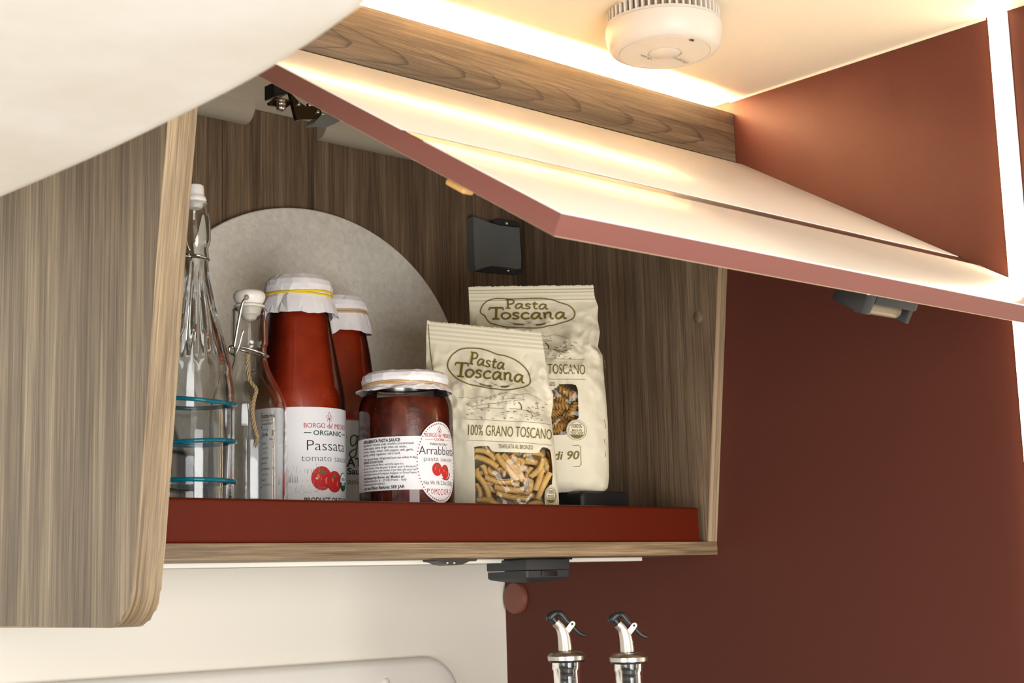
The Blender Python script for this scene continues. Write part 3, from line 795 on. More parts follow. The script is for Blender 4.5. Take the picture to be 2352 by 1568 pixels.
# wrap-round label and its print
RL = R1+0.0003
z1 = A1.hit(687, 934, RL)[1]; z0 = ZI+0.006
V, F = wall_patch(A1, RL, math.radians(-118), math.radians(128), z0, z1, 72); lab = mk('label', V, F, m_label, b1, smooth=True)
tag(lab, 'white wrap-round paper label')
p = Print(A1.wall(R1+0.0006))
def uv1(px, py):
    a, z = A1.hit(px, py, R1+0.0006); return (a*(R1+0.0006), z)
sc1 = uv1(757, 1000)[0]; mm = A1.k
def centred(s, px, py, cap, mi, off=0.0, p=p, uv=uv1, scn=sc1, shear=0.0):
    l = uv(px, py); p.text(s, l, (2*scn-l[0], l[1]), cap*mm, mi, off, shear)
zz = lambda py: uv1(757, py)[1]
fleur(p, (sc1, zz(959)), 26*mm, RED, 0.00035)
centred("BORGO de' MEDICI", 698, 981.5, 10.5, RED)
l = uv1(698, 993); p.line([l, (uv1(715, 993)[0], l[1])], 0.0009, GRN); r_ = 2*sc1; p.line([(r_-l[0], l[1]), (r_-uv1(715, 993)[0], l[1])], 0.0009, GRN)
l = uv1(720, 998.5); p.text('ORGANIC', l, (2*sc1-l[0], l[1]), 10.5*mm, GRN, 0.012)
centred('Passata', 705, 1033.5, 23, BLK, -0.012)
centred('tomato sauce', 692, 1058.5, 14.5, GRY, -0.012)
# landscape etching, tomatoes, seal
rnd = random.Random(5)
for i in range(26):
    px = 661+rnd.random()*95; py = 1075+rnd.random()*55; a = uv1(px, py)
    hgt = rnd.uniform(4, 15)*mm
    p.line([a, (a[0]+rnd.uniform(-1, 1)*mm, a[1]+hgt)], 0.00025, PAL)
for i in range(22):
    px = 661+rnd.random()*100; py = 1095+rnd.random()*42; a = uv1(px, py); b = (a[0]+rnd.uniform(4, 12)*mm, a[1]-rnd.uniform(-2, 4)*mm)
    p.line([a, ((a[0]+b[0])/2, (a[1]+b[1])/2+mm), b], 0.00025, PAL)
for px in (664, 667, 672, 678, 683):
    a = uv1(px, 1108); p.poly([(a[0]-1.6*mm, a[1]), (a[0]+1.6*mm, a[1]), (a[0]+0.9*mm, a[1]+11*mm), (a[0], a[1]+18*mm), (a[0]-0.9*mm, a[1]+11*mm)], PAL)
for px in (700, 708, 716):
    a = uv1(px, 1086)
    p.line([a, (a[0], a[1]+8*mm), (a[0]+7*mm, a[1]+8*mm), (a[0]+7*mm, a[1])], 0.00025, PAL)
lay = A1.wall(R1+0.0008); p2 = Print(lay)
t1 = uv1(740, 1098); p.ellipse(t1, 26*mm, 27*mm, TOM, 28); t2 = (uv1(769, 1106)[0], uv1(769, 1106)[1])
p2.ellipse(t2, 24*mm, 24*mm, TOM, 28); tomato_marks(p2, t1, 26*mm, 27*mm, TML, LEF, 0.0016)
p3 = Print(A1.wall(R1+0.0010)); tomato_marks(p3, t2, 20*mm, 24*mm, TML, LEF, 0.0014)
t3 = uv1(787.5, 1107); p3.ellipse(t3, 15*mm, 21*mm, GRN, 24); p4 = Print(A1.wall(R1+0.0012)); p4.ellipse((t3[0], t3[1]+0.2*mm), 13*mm, 19*mm, WHT, 24)
p5 = Print(A1.wall(R1+0.0014)); p5.poly([(t3[0]+13*mm*math.cos(math.radians(q)), t3[1]-1*mm+18*mm*math.sin(math.radians(q))) for q in range(180, 361, 15)], GRN); p5.text('USDA', (t3[0]-8*mm, t3[1]+3*mm), (t3[0]+8*mm, t3[1]+3*mm), 6*mm, GRN, 0.015)
p5.text('ORGANIC', (t3[0]-9*mm, t3[1]-8*mm), (t3[0]+9*mm, t3[1]-8*mm), 5*mm, WHT, 0.01)
centred('PRODUCT OF ITALY', 699, 1153, 10, BLK, 0.02)
# nutrition table on the left of the wrap-round label
a1 = uv1(641, 1000)[0]; a0 = a1-46*mm*1.0
def tz(py): return uv1(640, py)[1]
for py, w in ((946, .0003), (980, .0012), (1003, .0009), (1012, .0003), (1020, .0003), (1030, .0003), (1041, .0003), (1053, .0003), (1064, .0003), (1077, .0003), (1089, .0003), (1101, .0003), (1112, .0010), (1128, .0003)):
    p.line([(a0, tz(py)), (a1, tz(py))], w, BLK)
p.line([(a0, tz(946)), (a0, tz(1138))], .0003, BLK); p.line([(a1, tz(946)), (a1, tz(1138))], .0003, BLK)
W_ = a1-a0
for s, f0, f1, py, cap, off in (('Nutrition Facts', .03, .97, 959, 9.5, .03), ('about 6 servings per container', .03, .9, 966, 4.5, 0), ('Serving size', .03, .45, 975, 4.8, .01), ('1/2 Cup (125g)', .5, .97, 975, 5.2, .02), ('Amount per serving', .03, .5, 987, 4.5, .01),
                           ('Calories', .03, .5, 1000, 8.5, .03), ('35', .78, .97, 1000, 11, .04), ('% Daily Value', .6, .97, 1009, 4, .02), ('Total Fat 0g', .03, .4, 1018, 4.5, .02), ('0%', .86, .97, 1018, 4.5, .02), ('Saturated Fat 0g', .1, .55, 1028, 4.5, 0), ('0%', .86, .97, 1028, 4.5, .02),
                           ('Trans Fat 0g', .1, .45, 1038, 4.5, 0), ('Cholesterol 0mg', .03, .55, 1050, 4.5, .02), ('Sodium 10mg', .03, .45, 1061, 4.5, .02), ('Total Carbohydrate 7g', .03, .7, 1074, 4.8, .02), ('3%', .86, .97, 1074, 4.5, .02), ('Dietary Fiber 2g', .1, .55, 1086, 4.5, 0), ('Protein 2g', .03, .4, 1098, 4.5, .02), ('Includes 0g Added Sugars', .1, .8, 1109, 4.5, 0)):
    p.text(s, (a0+W_*f0, tz(py)), (a0+W_*f1, tz(py)), cap*mm, BLK, off)
for q in (p2, p3, p4, p5):
    p.V += q.V; p.F += [[i+p.n for i in f] for f in q.F]; p.mi += q.mi; p.n += q.n
p.build('label_print', INKS, lab)

# second bottle behind
A2 = Axis(774, 900, 1.287)
rows = [(735, 63), (765, 68), (790, 73), (820, 78), (860, 83), (895, 89), (920, 94), (945, 97), (970, 99), (985, 100), (1180, 100)]
caprows = [(686, 50, .01), (688, 63, .012), (700, 71.5, .02), (711, 74, .025), (720, 72.5, .03), (724, 71, .025), (731, 73, .04), (747, 76, .06), (772, 80, .08)]
b2, R2 = sauce_bottle(A2, 'sauce bottle with tan elastic standing behind the yellow-banded one', m_tan, 11, rows, 745, caprows, 724, 71, (0.0, 0.0040))
z1 = A2.hit(810, 960, R2+.0003)[1]
V, F = wall_patch(A2, R2+0.0003, math.radians(-90), math.radians(150), ZI+0.006, z1, 60); lab2 = mk('label', V, F, mat('blue_grey_label', rgb(206, 210, 218), 0.6), b2)
p = Print(A2.wall(R2+0.0006))
def uv2(px, py):
    a, z = A2.hit(px, py, R2+0.0006); return (a*(R2+0.0006), z)
zt = z1; s0 = math.radians(-90)*R2; s1 = math.radians(150)*R2
N_ = 40
for i in range(N_): p.poly([(s0+(s1-s0)*(i+k)/N_, zt-dz) for k, dz in ((0, 0), (1, 0), (1, .0022), (0, .0022))], RED)
m2 = A2.k
# handwritten name in green: B o r g o
def glyph(p, strokes, org, sx, sy, w, mi, sh=0.0):
    for st in strokes:
        q = smoothline([(org[0]+(x+sh*y)*sx, org[1]+y*sy) for x, y in st], 5); p.line(q, w, mi)
gx = uv2(804, 1030)[0]; gz = uv2(808, 1030)[1]
glyph(p, [[(.5, .5), (.3, .62), (.08, .48), (.05, .2), (.2, .05), (.42, .2), (.56, .6), (.5, .1), (.4, -.4), (.15, -.55), (-.05, -.4), (.1, -.22), (.4, -.1)]], (gx, gz+4*m2), 34*m2, 43*m2, .0014, GRN)
glyph(p, [[(.05, 0), (.12, .55)], [(.1, .4), (.3, .6), (.42, .5)]], (gx-22*m2, gz+4*m2), 34*m2, 43*m2, .0014, GRN)
glyph(p, [[(.3, .6), (.08, .48), (.05, .2), (.2, .02), (.42, .2), (.45, .45), (.3, .6)]], (gx-42*m2, gz+4*m2), 34*m2, 43*m2, .0014, GRN)
glyph(p, [[(.1, 0), (.2, 1.0)], [(.0, .95), (.4, 1.05), (.5, .8), (.2, .55), (.5, .4), (.45, .05), (.1, 0)]], (gx-68*m2, gz+4*m2), 40*m2, 43*m2, .0014, GRN)
glyph(p, [[(.3, .6), (.08, .48), (.05, .2), (.2, .02), (.42, .2), (.45, .45), (.3, .6)]], (gx+24*m2, gz+4*m2), 34*m2, 43*m2, .0014, GRN)
l = uv2(796, 1071); p.text('ATO', l, (l[0]+60*m2, l[1]), 19*m2, BLK, .02); p.text('TOM', (l[0]-68*m2, l[1]), (l[0]-3*m2, l[1]), 19*m2, BLK, .02)
l = uv2(798, 1089); p.text('Sauce', l, (l[0]+50*m2, l[1]), 14*m2, BLK, .02)
l = uv2(796, 1112); p.text('organic', (l[0]-26*m2, l[1]), (l[0]+34*m2, l[1]), 13*m2, GRY, .0, 0.25)
p.build('label_print', INKS, lab2)

# ---- wide jar
AJ = Axis(933, 1000, 1.135)
jar = thing('sauce_jar', 'short wide glass jar of red pasta sauce with paper lid cover', 'jar', (AJ.X, AJ.Y, ZI))
g = AJ.prof([(888, 94), (905, 96), (916, 101), (926, 105), (938, 107.5), (952, 108.5), (1180, 108.5)]); RJ = g[-1][0]
V, F = lathe(AJ.X, AJ.Y, [(1e-4, ZI), (RJ*0.92, ZI), (RJ, ZI+0.004)]+g[::-1], 72); mk('glass', V, F, m_jarglass, jar, auto=60)
zf = AJ.z(921)
V, F = lathe(AJ.X, AJ.Y, [(1e-4, ZI+.003), (RJ*0.92-.002, ZI+.003), (RJ-.0022, ZI+.006), (RJ-.0022, AJ.z(952)), (g[4][0]-.0022, AJ.z(938)), (g[3][0]-.0022, AJ.z(927)), (g[2][0]-.001, zf), (1e-4, zf)], 72); mk('sauce', V, F, m_sauce2, jar, auto=50)
cr = [(py, r, am) for py, r, am in ((858, 70, .008), (860, 88, .012), (866, 97, .015), (876, 99.5, .018), (886, 98.5, .02), (890, 95.5, .02), (895, 100, .04), (903, 106, .08), (912, 111, .10))]
cr = [(r*AJ.k, AJ.z(py), am) for py, r, am in cr]
V, F = lathe(AJ.X, AJ.Y, [(1e-4, cr[0][1]-.0015), (cr[2][0]*.93, cr[0][1]-.002), (cr[2][0]*.95, cr[4][1]), (cr[2][0]*.93, cr[5][1])], 48); mk('lid', V, F, m_chrome, jar, auto=40)
V, F = paper_cap(AJ, cr, 21, hem=(0.0, 0.0062)); mk('paper_cover', V, F, m_paper, jar, smooth=True, auto=11)
V, F = elastic(AJ, 97*AJ.k, AJ.z(890), 0.0010, 2, 4); mk('elastic_band', V, F, m_tan, jar)
mj = AJ.k; RJL = RJ+0.0003
def uvj(px, py):
    a, z = AJ.hit(px, py, RJ+0.0006); return (a*(RJ+0.0006), z)
zt, zb_ = AJ.hit(933, 1001, RJL)[1], AJ.hit(933, 1124, RJL)[1]
V, F = wall_patch(AJ, RJL, math.radians(-100), math.radians(60), zb_, zt, 48); jl = mk('label', V, F, m_label, jar); tag(jl, 'white ingredients label')
oc = (math.radians(43.5)*RJ, uvj(990, 1060)[1]); oa, ob = math.radians(33.5)*RJ, 91*mj
p = Print(AJ.wall(RJ+0.0006)); p.ellipse(oc, oa, ob, WHT, 56); 
V, F = p.V, p.F
# finer oval so that it hugs the wall
p = Print(AJ.wall(RJ+0.0006)); K = 12
for i in range(K):
    for j in range(48):
        q0, q1 = 2*math.pi*j/48, 2*math.pi*(j+1)/48; f0, f1 = i/K, (i+1)/K
        p.add([(oc[0]+oa*f*math.cos(q), oc[1]+ob*f*math.sin(q)) for f, q in ((f0, q0), (f1, q0), (f1, q1), (f0, q1))], [[0, 1, 2, 3]], 0)
ovl = p.build('oval_label', [m_label], jar); tag(ovl, 'white oval front label with a dotted maroon border')
p = Print(AJ.wall(RJ+0.0009))
for j in range(70):
    q = 2*math.pi*j/70; p.ellipse((oc[0]+oa*.93*math.cos(q), oc[1]+ob*.945*math.sin(q)), .00062, .00062, MRN, 8)
def jz(py): return uvj(990, py)[1]
fleur(p, (oc[0], jz(988)), 20*mj, RED, .0003)
def oline(s, half, py, cap, mi, off=0.0): p.text(s, (oc[0]-half, jz(py)), (oc[0]+half, jz(py)), cap*mj, mi, off)
oline("BORGO de' MEDICI", oa*.62, 1003, 8.5, RED); oline('CUCINA', oa*.24, 1011.5, 6, RED, .005)
for sg in (-1, 1): p.line([(oc[0]+sg*oa*.28, jz(1009)), (oc[0]+sg*oa*.62, jz(1009))], .0003, RED)
oline('MADE IN ITALY', oa*.42, 1022, 5.2, BLK); oline('Arrabbiata', oa*.86, 1043.5, 19, BLK, -.010); oline('pasta sauce', oa*.68, 1058, 9.5, GRY, -.010)
p.ellipse((oc[0]-9*mj, jz(1077)), 14*mj, 15*mj, TOM, 22); p.ellipse((oc[0]+16*mj, jz(1082)), 13*mj, 16*mj, TOM, 22)
q = Print(AJ.wall(RJ+0.0011)); tomato_marks(q, (oc[0]-9*mj, jz(1077)), 14*mj, 15*mj, TML, LEF, .0011); tomato_marks(q, (oc[0]+16*mj, jz(1082)), 13*mj, 16*mj, TML, LEF, .001)
q.line(smoothline([(oc[0]+6*mj, jz(1098)), (oc[0]+22*mj, jz(1100)), (oc[0]+32*mj, jz(1092)), (oc[0]+33*mj, jz(1084))], 4), [.0012]*13, MRN)
p.V += q.V; p.F += [[i+p.n for i in f] for f in q.F]; p.mi += q.mi; p.n += q.n
oline('Net Wt 1lb 2.3oz (520g)', oa*.70, 1112.5, 9, BLK, -.01)
for i, ch in enumerate('POMODORO'):
    x = oc[0]-oa*.60+oa*1.2*(i+.5)/8; arcz = -0.0022*(1-((i-3.5)/3.5)**2); cap = (9+5*(1-((i-3.5)/3.5)**2))*mj
    p.text(ch, (x-oa*.055, jz(1131)+arcz), (x+oa*.055, jz(1131)+arcz), cap, RED, 0.0)
p.build('oval_print', INKS, ovl)
p = Print(AJ.wall(RJ+0.0006)); sl = math.radians(-62)*RJ; pxw = mj
lines = [('ARRABBIATA PASTA SAUCE', 96, 1012.5, 7, .03), ('Ingredients: tomato pulp, double concentrated', 124, 1019.5, 5.2, .004), ('tomato paste, extra virgin olive oil, water,', 110, 1027, 5.2, .004), ('carrots, celery, onion, chili pepper, salt, garlic,', 124, 1034.5, 5.2, .004),
         ('parsley, acidity regulator: citric acid.', 96, 1042, 5.2, .004), ('Once opened keep refrigerated and use within 4 days', 131, 1052, 5.2, .004), ('SERVING SUGGESTIONS', 58, 1059.5, 4.8, .02), ('To enhance aroma and flavor, warm the sauce in a', 102, 1066, 4.8, .0),
         ('pan over low heat. Drain the pasta "al dente", pour it directly into', 130, 1073, 4.8, .0), ('the sauce and cook for a few minutes. If you wish, add some fresh', 130, 1080, 4.8, .0), ('grated Italian cheese as Parmigiano Reggiano or Grana Padano.', 130, 1087, 4.8, .0),
         ("Distributed by Borgo de' Medici srl", 103, 1096, 5.4, .02), ('Via Brunelleschi, 6 - 59100 Prato - Italy', 108, 1103, 5.2, .0), ('www.borgodemedici.it', 62, 1110, 5, .0), ('Lot and Best Before: SEE JAR', 104, 1120, 6.6, .02)]
for s, w, py, cap, off in lines:
    z = uvj(933, py)[1]; p.text(s, (sl, z), (sl+w*pxw*1.08, z), cap*mj, BLK, off)
p.build('label_print', INKS, jl)

# ---- clear swing-top bottles
def glass_shell(ax, rows, wall, base_t=0.005, n=72, flute=None):
    """outer and inner wall in one closed skin; rows run from the mouth down"""
    g = ax.prof(rows)[::-1]
    Rb = g[0][0]
    outer = [(1e-4, ZI+.0015), (Rb*.6, ZI+.0015), (Rb*.86, ZI), (Rb*.97, ZI+.002)]+[(r, z) for r, z in g if z > ZI+.006]
    inner = [(max(r-wall, .003), z) for r, z in g[::-1] if z > ZI+.012]
    inner += [(Rb-wall-.002, ZI+.009), (Rb*.7, ZI+base_t+.0015), (1e-4, ZI+base_t+.002)]
    V, F = lathe(ax.X, ax.Y, outer+inner, n)
    if flute:
        z0, z1_, am, cnt = flute
        for i in range(len(outer)*n):
            x, y, z = V[i]
            if z0 < z < z1_:
                a = math.atan2(y-ax.Y, x-ax.X); f = math.sin(math.pi*(z-z0)/(z1_-z0))**0.6
                k = 1+am*f*(abs(math.cos(a*cnt/2))-0.6); V[i] = (ax.X+(x-ax.X)*k, ax.Y+(y-ax.Y)*k, z)
    return V, F
AS = Axis(573, 1000, 1.17)
sb = thing('small_bottle', 'small clear swing-top bottle with twine beside the yellow-banded sauce', 'bottle', (AS.X, AS.Y, ZI), 'swing-top glass bottles')
rs = [(709, 36), (711, 40), (716, 41.5), (750, 42), (786, 43), (793, 43), (797, 40), (806, 39), (812, 40.5), (822, 40), (832, 41.5), (850, 47), (870, 57), (890, 68), (908, 76), (924, 82), (942, 85.5), (970, 86), (1180, 86)]
V, F = glass_shell(AS, rs, 0.0028); mk('glass', V, F, m_glass, sb, auto=50)
V, F = lathe(AS.X, AS.Y, AS.prof([(667, 1), (667.5, 22), (670, 32), (676, 36.5), (684, 37), (692, 34), (699, 29), (702, 27)]), 40); st = mk('stopper', V, F, m_stopper, sb, auto=45)
V, F = lathe(AS.X, AS.Y, AS.prof([(700, 27), (700.5, 33), (703, 36), (707, 35), (709, 30), (716, 27), (724, 25), (728, 18), (733, 16), (736, 10), (737, 1)]), 40); mk('gasket', V, F, m_gasket, sb, auto=45)
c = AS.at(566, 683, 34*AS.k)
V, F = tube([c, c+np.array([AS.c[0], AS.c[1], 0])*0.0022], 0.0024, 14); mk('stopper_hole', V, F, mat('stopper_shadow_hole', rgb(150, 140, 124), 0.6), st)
def wire(ax, pts, r=0.0011, n=8):
    return tube(smoothline([ax.at(a, b, o*ax.k) for a, b, o in pts], 6), r, n)
parts = [wire(AS, [(563, 686, 38), (556, 700, 42), (547, 745, 45), (540, 785, 47), (538, 797, 47)], .0013),
         wire(AS, [(541, 796, 45), (535, 794, 44), (528, 797, 42), (527, 806, 42), (533, 813, 44), (541, 811, 46), (549, 795, 47), (556, 768, 45), (560, 758, 44)], .0011),
         wire(AS, [(550, 796, 46), (570, 800, 44), (595, 808, 36), (612, 816, 18), (616, 819, 0), (600, 818, -34), (560, 806, -42), (533, 797, -20), (530, 797, 10), (534, 797, 30)], .0011)]
V, F = join(parts); mk('wire_bail', V, F, m_chrome, sb)
tw = [(570, 812, 42), (569, 835, 46), (573, 871, 60), (588, 893, 70), (584, 915, 80), (580, 940, 88), (582, 965, 89), (588, 992, 89), (591, 1004, 89)]
base = smoothline([AS.at(a, b, o*AS.k+.0015) for a, b, o in tw], 10)
parts = []
for ph in (0, 2.1, 4.2):
    pts = []
    for i, q in enumerate(base):
        a = ph+i*0.55; pts.append(q+0.0011*(math.cos(a)*np.array([AS.r[0], AS.r[1], 0])+math.sin(a)*np.array([AS.c[0], AS.c[1], 0])))
    parts.append(tube(pts, 0.0010, 5))
for i in range(9):
    rnd = random.Random(i); e = base[-1]; parts.append(tube([e+np.array([0, 0, .004]), e+np.array([rnd.uniform(-.0022, .0022), rnd.uniform(-.001, .001), -.002]), e+np.array([rnd.uniform(-.004, .004), rnd.uniform(-.0015, .0015), -.007+rnd.uniform(-.002, .002)])], .0003, 4))
V, F = join(parts); mk('twine', V, F, m_twine, sb)

AT = Axis(446, 1000, 1.112)
tb = thing('tall_bottle', 'tall clear swing-top bottle with teal glass threads beside the end panel', 'bottle', (AT.X, AT.Y, ZI), 'swing-top glass bottles')
rt = [(464, 24), (466, 27.5), (470, 28), (480, 31), (500, 34), (530, 36), (552, 36), (562, 33), (572, 29.5), (582, 31), (590, 32), (600, 31), (610, 30.5), (640, 33.5), (700, 46), (760, 61), (810, 75), (838, 82), (850, 85), (862, 84), (872, 87), (900, 90.5), (925, 91.5), (1000, 92), (1180, 92)]
V, F = glass_shell(AT, rt, 0.0030, n=96, flute=(AT.z(835), AT.z(620), 0.12, 16)); mk('glass', V, F, m_glass, tb, auto=50)
V, F = lathe(AT.X, AT.Y, AT.prof([(424, 1), (424.5, 14), (427, 18.5), (434, 20), (446, 20.5), (450, 21), (453, 24), (459, 26), (463, 25), (465, 22), (474, 19), (480, 15), (482, 1)]), 36); mk('stopper', V, F, m_stopper, tb, auto=45)
parts = [wire(AT, [(436, 584, 33), (455, 586, 32), (470, 591, 22), (480, 597, 0), (465, 592, -28), (436, 588, -34), (414, 586, -14), (413, 584, 10), (424, 582, 28), (436, 584, 33)], .0011),
         wire(AT, [(422, 440, 10), (418, 470, 22), (424, 520, 32), (430, 560, 38), (436, 575, 38)], .0011)]
V, F = join(parts); mk('wire_bail', V, F, m_chrome, tb)
for py, wob, tilt in ((927, .0009, .0016), (1018, .0004, .0012), (1109, .0004, .0008)):
    pts = []
    for i in range(72):
        a = 2*math.pi*i/72; q = AT.c*math.cos(a)+AT.r*math.sin(a); R = 92*AT.k+.0004
        pts.append((AT.X+q[0]*R, AT.Y+q[1]*R, AT.z(py)+wob*math.sin(2*a+py)+tilt*math.cos(a+py*.3)-(.0 if py > 0 else 0)))
    V, F = tube(pts, 0.0018, 8, cyc=True); mk('glass_thread', V, F, m_ring, tb)

# ------------------------------------------------------------------ pasta bags
class Bag:
    """upright paper bag facing the viewer: side outlines sampled top to bottom, bulging front and back"""
    def __init__(self, cpx, cpy, d, left, right, D, tseal, seed, floor, crump=1.0):
        self.O = np.array(ray(cpx, cpy)*d); h = np.array([self.O[0], self.O[1], 0.0]); h /= np.linalg.norm(h)
        self.N = -h; self.U = np.array([-self.N[1], self.N[0], 0.0])
        self.L = np.array([self.uv(*q) for q in left]); self.R = np.array([self.uv(*q) for q in right])
        def cum(P):
            s = np.concatenate([[0], np.cumsum(np.linalg.norm(np.diff(P, axis=0), axis=1))]); return s/s[-1]
        self.tl, self.tr = cum(self.L), cum(self.R)
        self.D, self.ts, self.seed, self.cr = D, tseal, seed, crump
        self.H = float(np.mean([self.L[0][1]-self.L[-1][1], self.R[0][1]-self.R[-1][1]]))
        self.floor = floor
    def uv(self, px, py):
        r = ray(px, py); t = float(self.O @ self.N)/float(r @ self.N); P = r*t
        return (float((P-self.O) @ self.U), float(P[2]))
    def side(self, t):     # t = 0 at the bottom, 1 at the top
        q = 1-t
        l = (np.interp(q, self.tl, self.L[:, 0]), np.interp(q, self.tl, self.L[:, 1]))
        r = (np.interp(q, self.tr, self.R[:, 0]), np.interp(q, self.tr, self.R[:, 1]))
        return l, r
    def st(self, u, v):
        l0, r0 = self.side(0.0); t = (v-0.5*(l0[1]+r0[1]))/self.H
        s = 0.5
        for _ in range(12):
            t = min(max(t, 0.0), 1.0); l, r = self.side(t); s = (u-l[0])/(r[0]-l[0]+1e-9)
            t += (v-(l[1]+s*(r[1]-l[1])))/self.H
        return min(max(s, 0.0), 1.0), min(max(t, 0.0), 1.0)
    def w(self, s, t):
        e = abs(2*s-1); core = max(1-e**2.6, 0.0)**0.62
        if t > self.ts:
            q = (t-self.ts)/(1-self.ts)
            return 0.0012+0.00075*math.sin(q*math.pi*9)*(1 if q < .93 else 0)
        tp = min(max((self.ts-t)/0.40, 0.0), 1.0); D = 0.0012+(self.D-0.0012)*(tp*tp*(3-2*tp))
        bot = min(t/0.07, 1.0); D *= 0.72+0.28*math.sin(bot*math.pi/2)
        x, y = s*7+self.seed, t*10+self.seed*.37
        zone = math.exp(-((t-0.66)/0.17)**2)+0.35*e**4*(1 if t < self.ts else 0)+0.12
        c = 0.0
        for f, a in ((1.0, 1.0), (2.1, 0.5), (4.3, .2)):
            c += a*(0.5-abs(noise.noise(Vector((x*f*0.55, y*f*0.5, self.seed)))*1.9))
        k = min((self.ts-t)/0.06, 1.0)
        return D*core+self.cr*0.0034*c*zone*k*min(core*3, 1.0)
    def front(self, u, v, off=0.0):
        s, t = self.st(u, v); return tuple(self.O*np.array([1, 1, 0])+self.U*u+np.array([0, 0, v])+self.N*(self.w(s, t)+off))
    def pmap(self, off):
        def f(px, py):
            u, v = self.uv(px, py); return self.front(u, v, off)
        return f
    def build(self, name, label, window, ns=96, nt=140):
        P0 = self.O*np.array([1, 1, 0])
        th = thing(name, label, 'pasta bag', (self.O[0], self.O[1], self.floor), 'bags of dry pasta on the shelf')
        wp = np.array([self.uv(*q) for q in window]); A = wp; B = np.roll(wp, -1, axis=0)
        UV = np.zeros((nt+1, ns+1, 2)); rnd = random.Random(int(self.seed*10))
        for j in range(nt+1):
            t = j/nt; l, r = self.side(t)
            for i in range(ns+1):
                s = i/ns; UV[j, i] = (l[0]+s*(r[0]-l[0]), l[1]+s*(r[1]-l[1]))
            if j == nt:
                for i in range(ns+1): UV[j, i, 1] += rnd.uniform(-.0006, .0006)
        pts = UV.reshape(-1, 2)
        # snap grid points to the window outline so the cut-out has a clean edge
        AB = B-A; best = np.full(len(pts), 1e9); near = pts.copy()
        for a, ab in zip(A, AB):
            tt = np.clip(((pts-a) @ ab)/(ab @ ab+1e-15), 0, 1); q = a+tt[:, None]*ab; dist = np.linalg.norm(pts-q, axis=1)
            m = dist < best; best[m] = dist[m]; near[m] = q[m]
        cell = 0.55*max(np.ptp(pts[:, 0])/ns, np.ptp(pts[:, 1])/nt)
        m = best < cell; pts[m] = near[m]
        def inside(P):
            c = np.zeros(len(P), bool)
            for a, b in zip(A, B):
                cond = (a[1] > P[:, 1]) != (b[1] > P[:, 1])
                x = (b[0]-a[0])*(P[:, 1]-a[1])/(b[1]-a[1]+1e-15)+a[0]; c ^= cond & (P[:, 0] < x)
            return c
        V = []
        for k, (u, v) in enumerate(pts):
            s, t = self.st(u, v) if m[k] else (k % (ns+1))/ns and ((k % (ns+1))/ns, (k//(ns+1))/nt) or (0.0, (k//(ns+1))/nt)
            V.append(P0+self.U*u+np.array([0, 0, v])+self.N*self.w(s, t))
        F = [(j*(ns+1)+i, j*(ns+1)+i+1, (j+1)*(ns+1)+i+1, (j+1)*(ns+1)+i) for j in range(nt) for i in range(ns)]
        cen = np.array([np.mean(pts[list(f)], axis=0) for f in F]); ins = inside(cen)
        Ff = [f for f, q in zip(F, ins) if not q]; Fw = [f for f, q in zip(F, ins) if q]
        # back half and bottom
        nb = len(V); bs, bt = 24, 40
        for j in range(bt+1):
            t = j/bt; l, r = self.side(t)
            for i in range(bs+1):
                s = i/bs; u = l[0]+s*(r[0]-l[0]); v = l[1]+s*(r[1]-l[1])
                V.append(P0+self.U*u+np.array([0, 0, v])-self.N*(self.w(s, t)*0.9 if t < self.ts else 0.0002))
        for j in range(bt):
            for i in range(bs): Ff.append((nb+j*(bs+1)+i, nb+(j+1)*(bs+1)+i, nb+(j+1)*(bs+1)+i+1, nb+j*(bs+1)+i+1))
        k = len(V)
        for i in range(bs):   # bottom strip
            a = round(i*ns/bs); b = round((i+1)*ns/bs); Ff.append((a, nb+i, nb+i+1, b))
        pouch = mk('pouch', V, Ff, m_bag, th, smooth=True, auto=60)
        used = sorted({i for f in Fw for i in f}); idx = {a: b for b, a in enumerate(used)}
        mk('window_film', [np.array(V[i])-self.N*0.0003 for i in used], [[idx[i] for i in f] for f in Fw], m_film, th, smooth=True)
        self.thing, self.pouch = th, pouch
        return th

def cz(x, y): return (960+x/5.6, 720+y/5.6)          # reading scales of the study crops
def cw(x, y): return (1000+x/5.113, 940+y/5.113)
def c2(x, y): return (1060+x/6.03, 640+y/6.03)
BG_INK = [ink['olive'], ink['dark_olive'], m_bag]
GL = {'P': ([[(.13, 0), (.08, 1.0)], [(-.04, 1.03), (.1, .98), (.3, 1.0), (.47, .84), (.43, .6), (.26, .48), (.11, .5)], [(-.02, .0), (.27, .0)]], .56),
      'a': ([[(.42, .5), (.25, .57), (.08, .42), (.03, .16), (.13, .0), (.28, .09), (.43, .42)], [(.44, .57), (.41, .2), (.46, .02), (.57, .03)]], .60),
      's': ([[(.36, .48), (.2, .57), (.06, .46), (.13, .33), (.28, .24), (.32, .1), (.17, 0), (.02, .06)]], .46),
      't': ([[(.16, .82), (.12, .2), (.18, .02), (.34, .05)], [(0, .56), (.33, .58)]], .42),
      'o': ([[(.24, .57), (.06, .44), (.02, .2), (.14, .0), (.32, .03), (.45, .25), (.41, .46), (.24, .57)]], .54),
      'c': ([[(.40, .46), (.25, .57), (.07, .43), (.03, .18), (.17, 0), (.42, .09)]], .50),
      'n': ([[(.0, .55), (.07, .55), (.11, 0)], [(.09, .38), (.24, .57), (.38, .48), (.38, .15), (.44, .01), (.54, .03)]], .62),
      'T': ([[(.0, .80), (.02, 1.0), (.69, 1.0), (.72, .80)], [(.37, 1.0), (.35, 0)], [(.17, 0), (.53, 0)]], .62)}
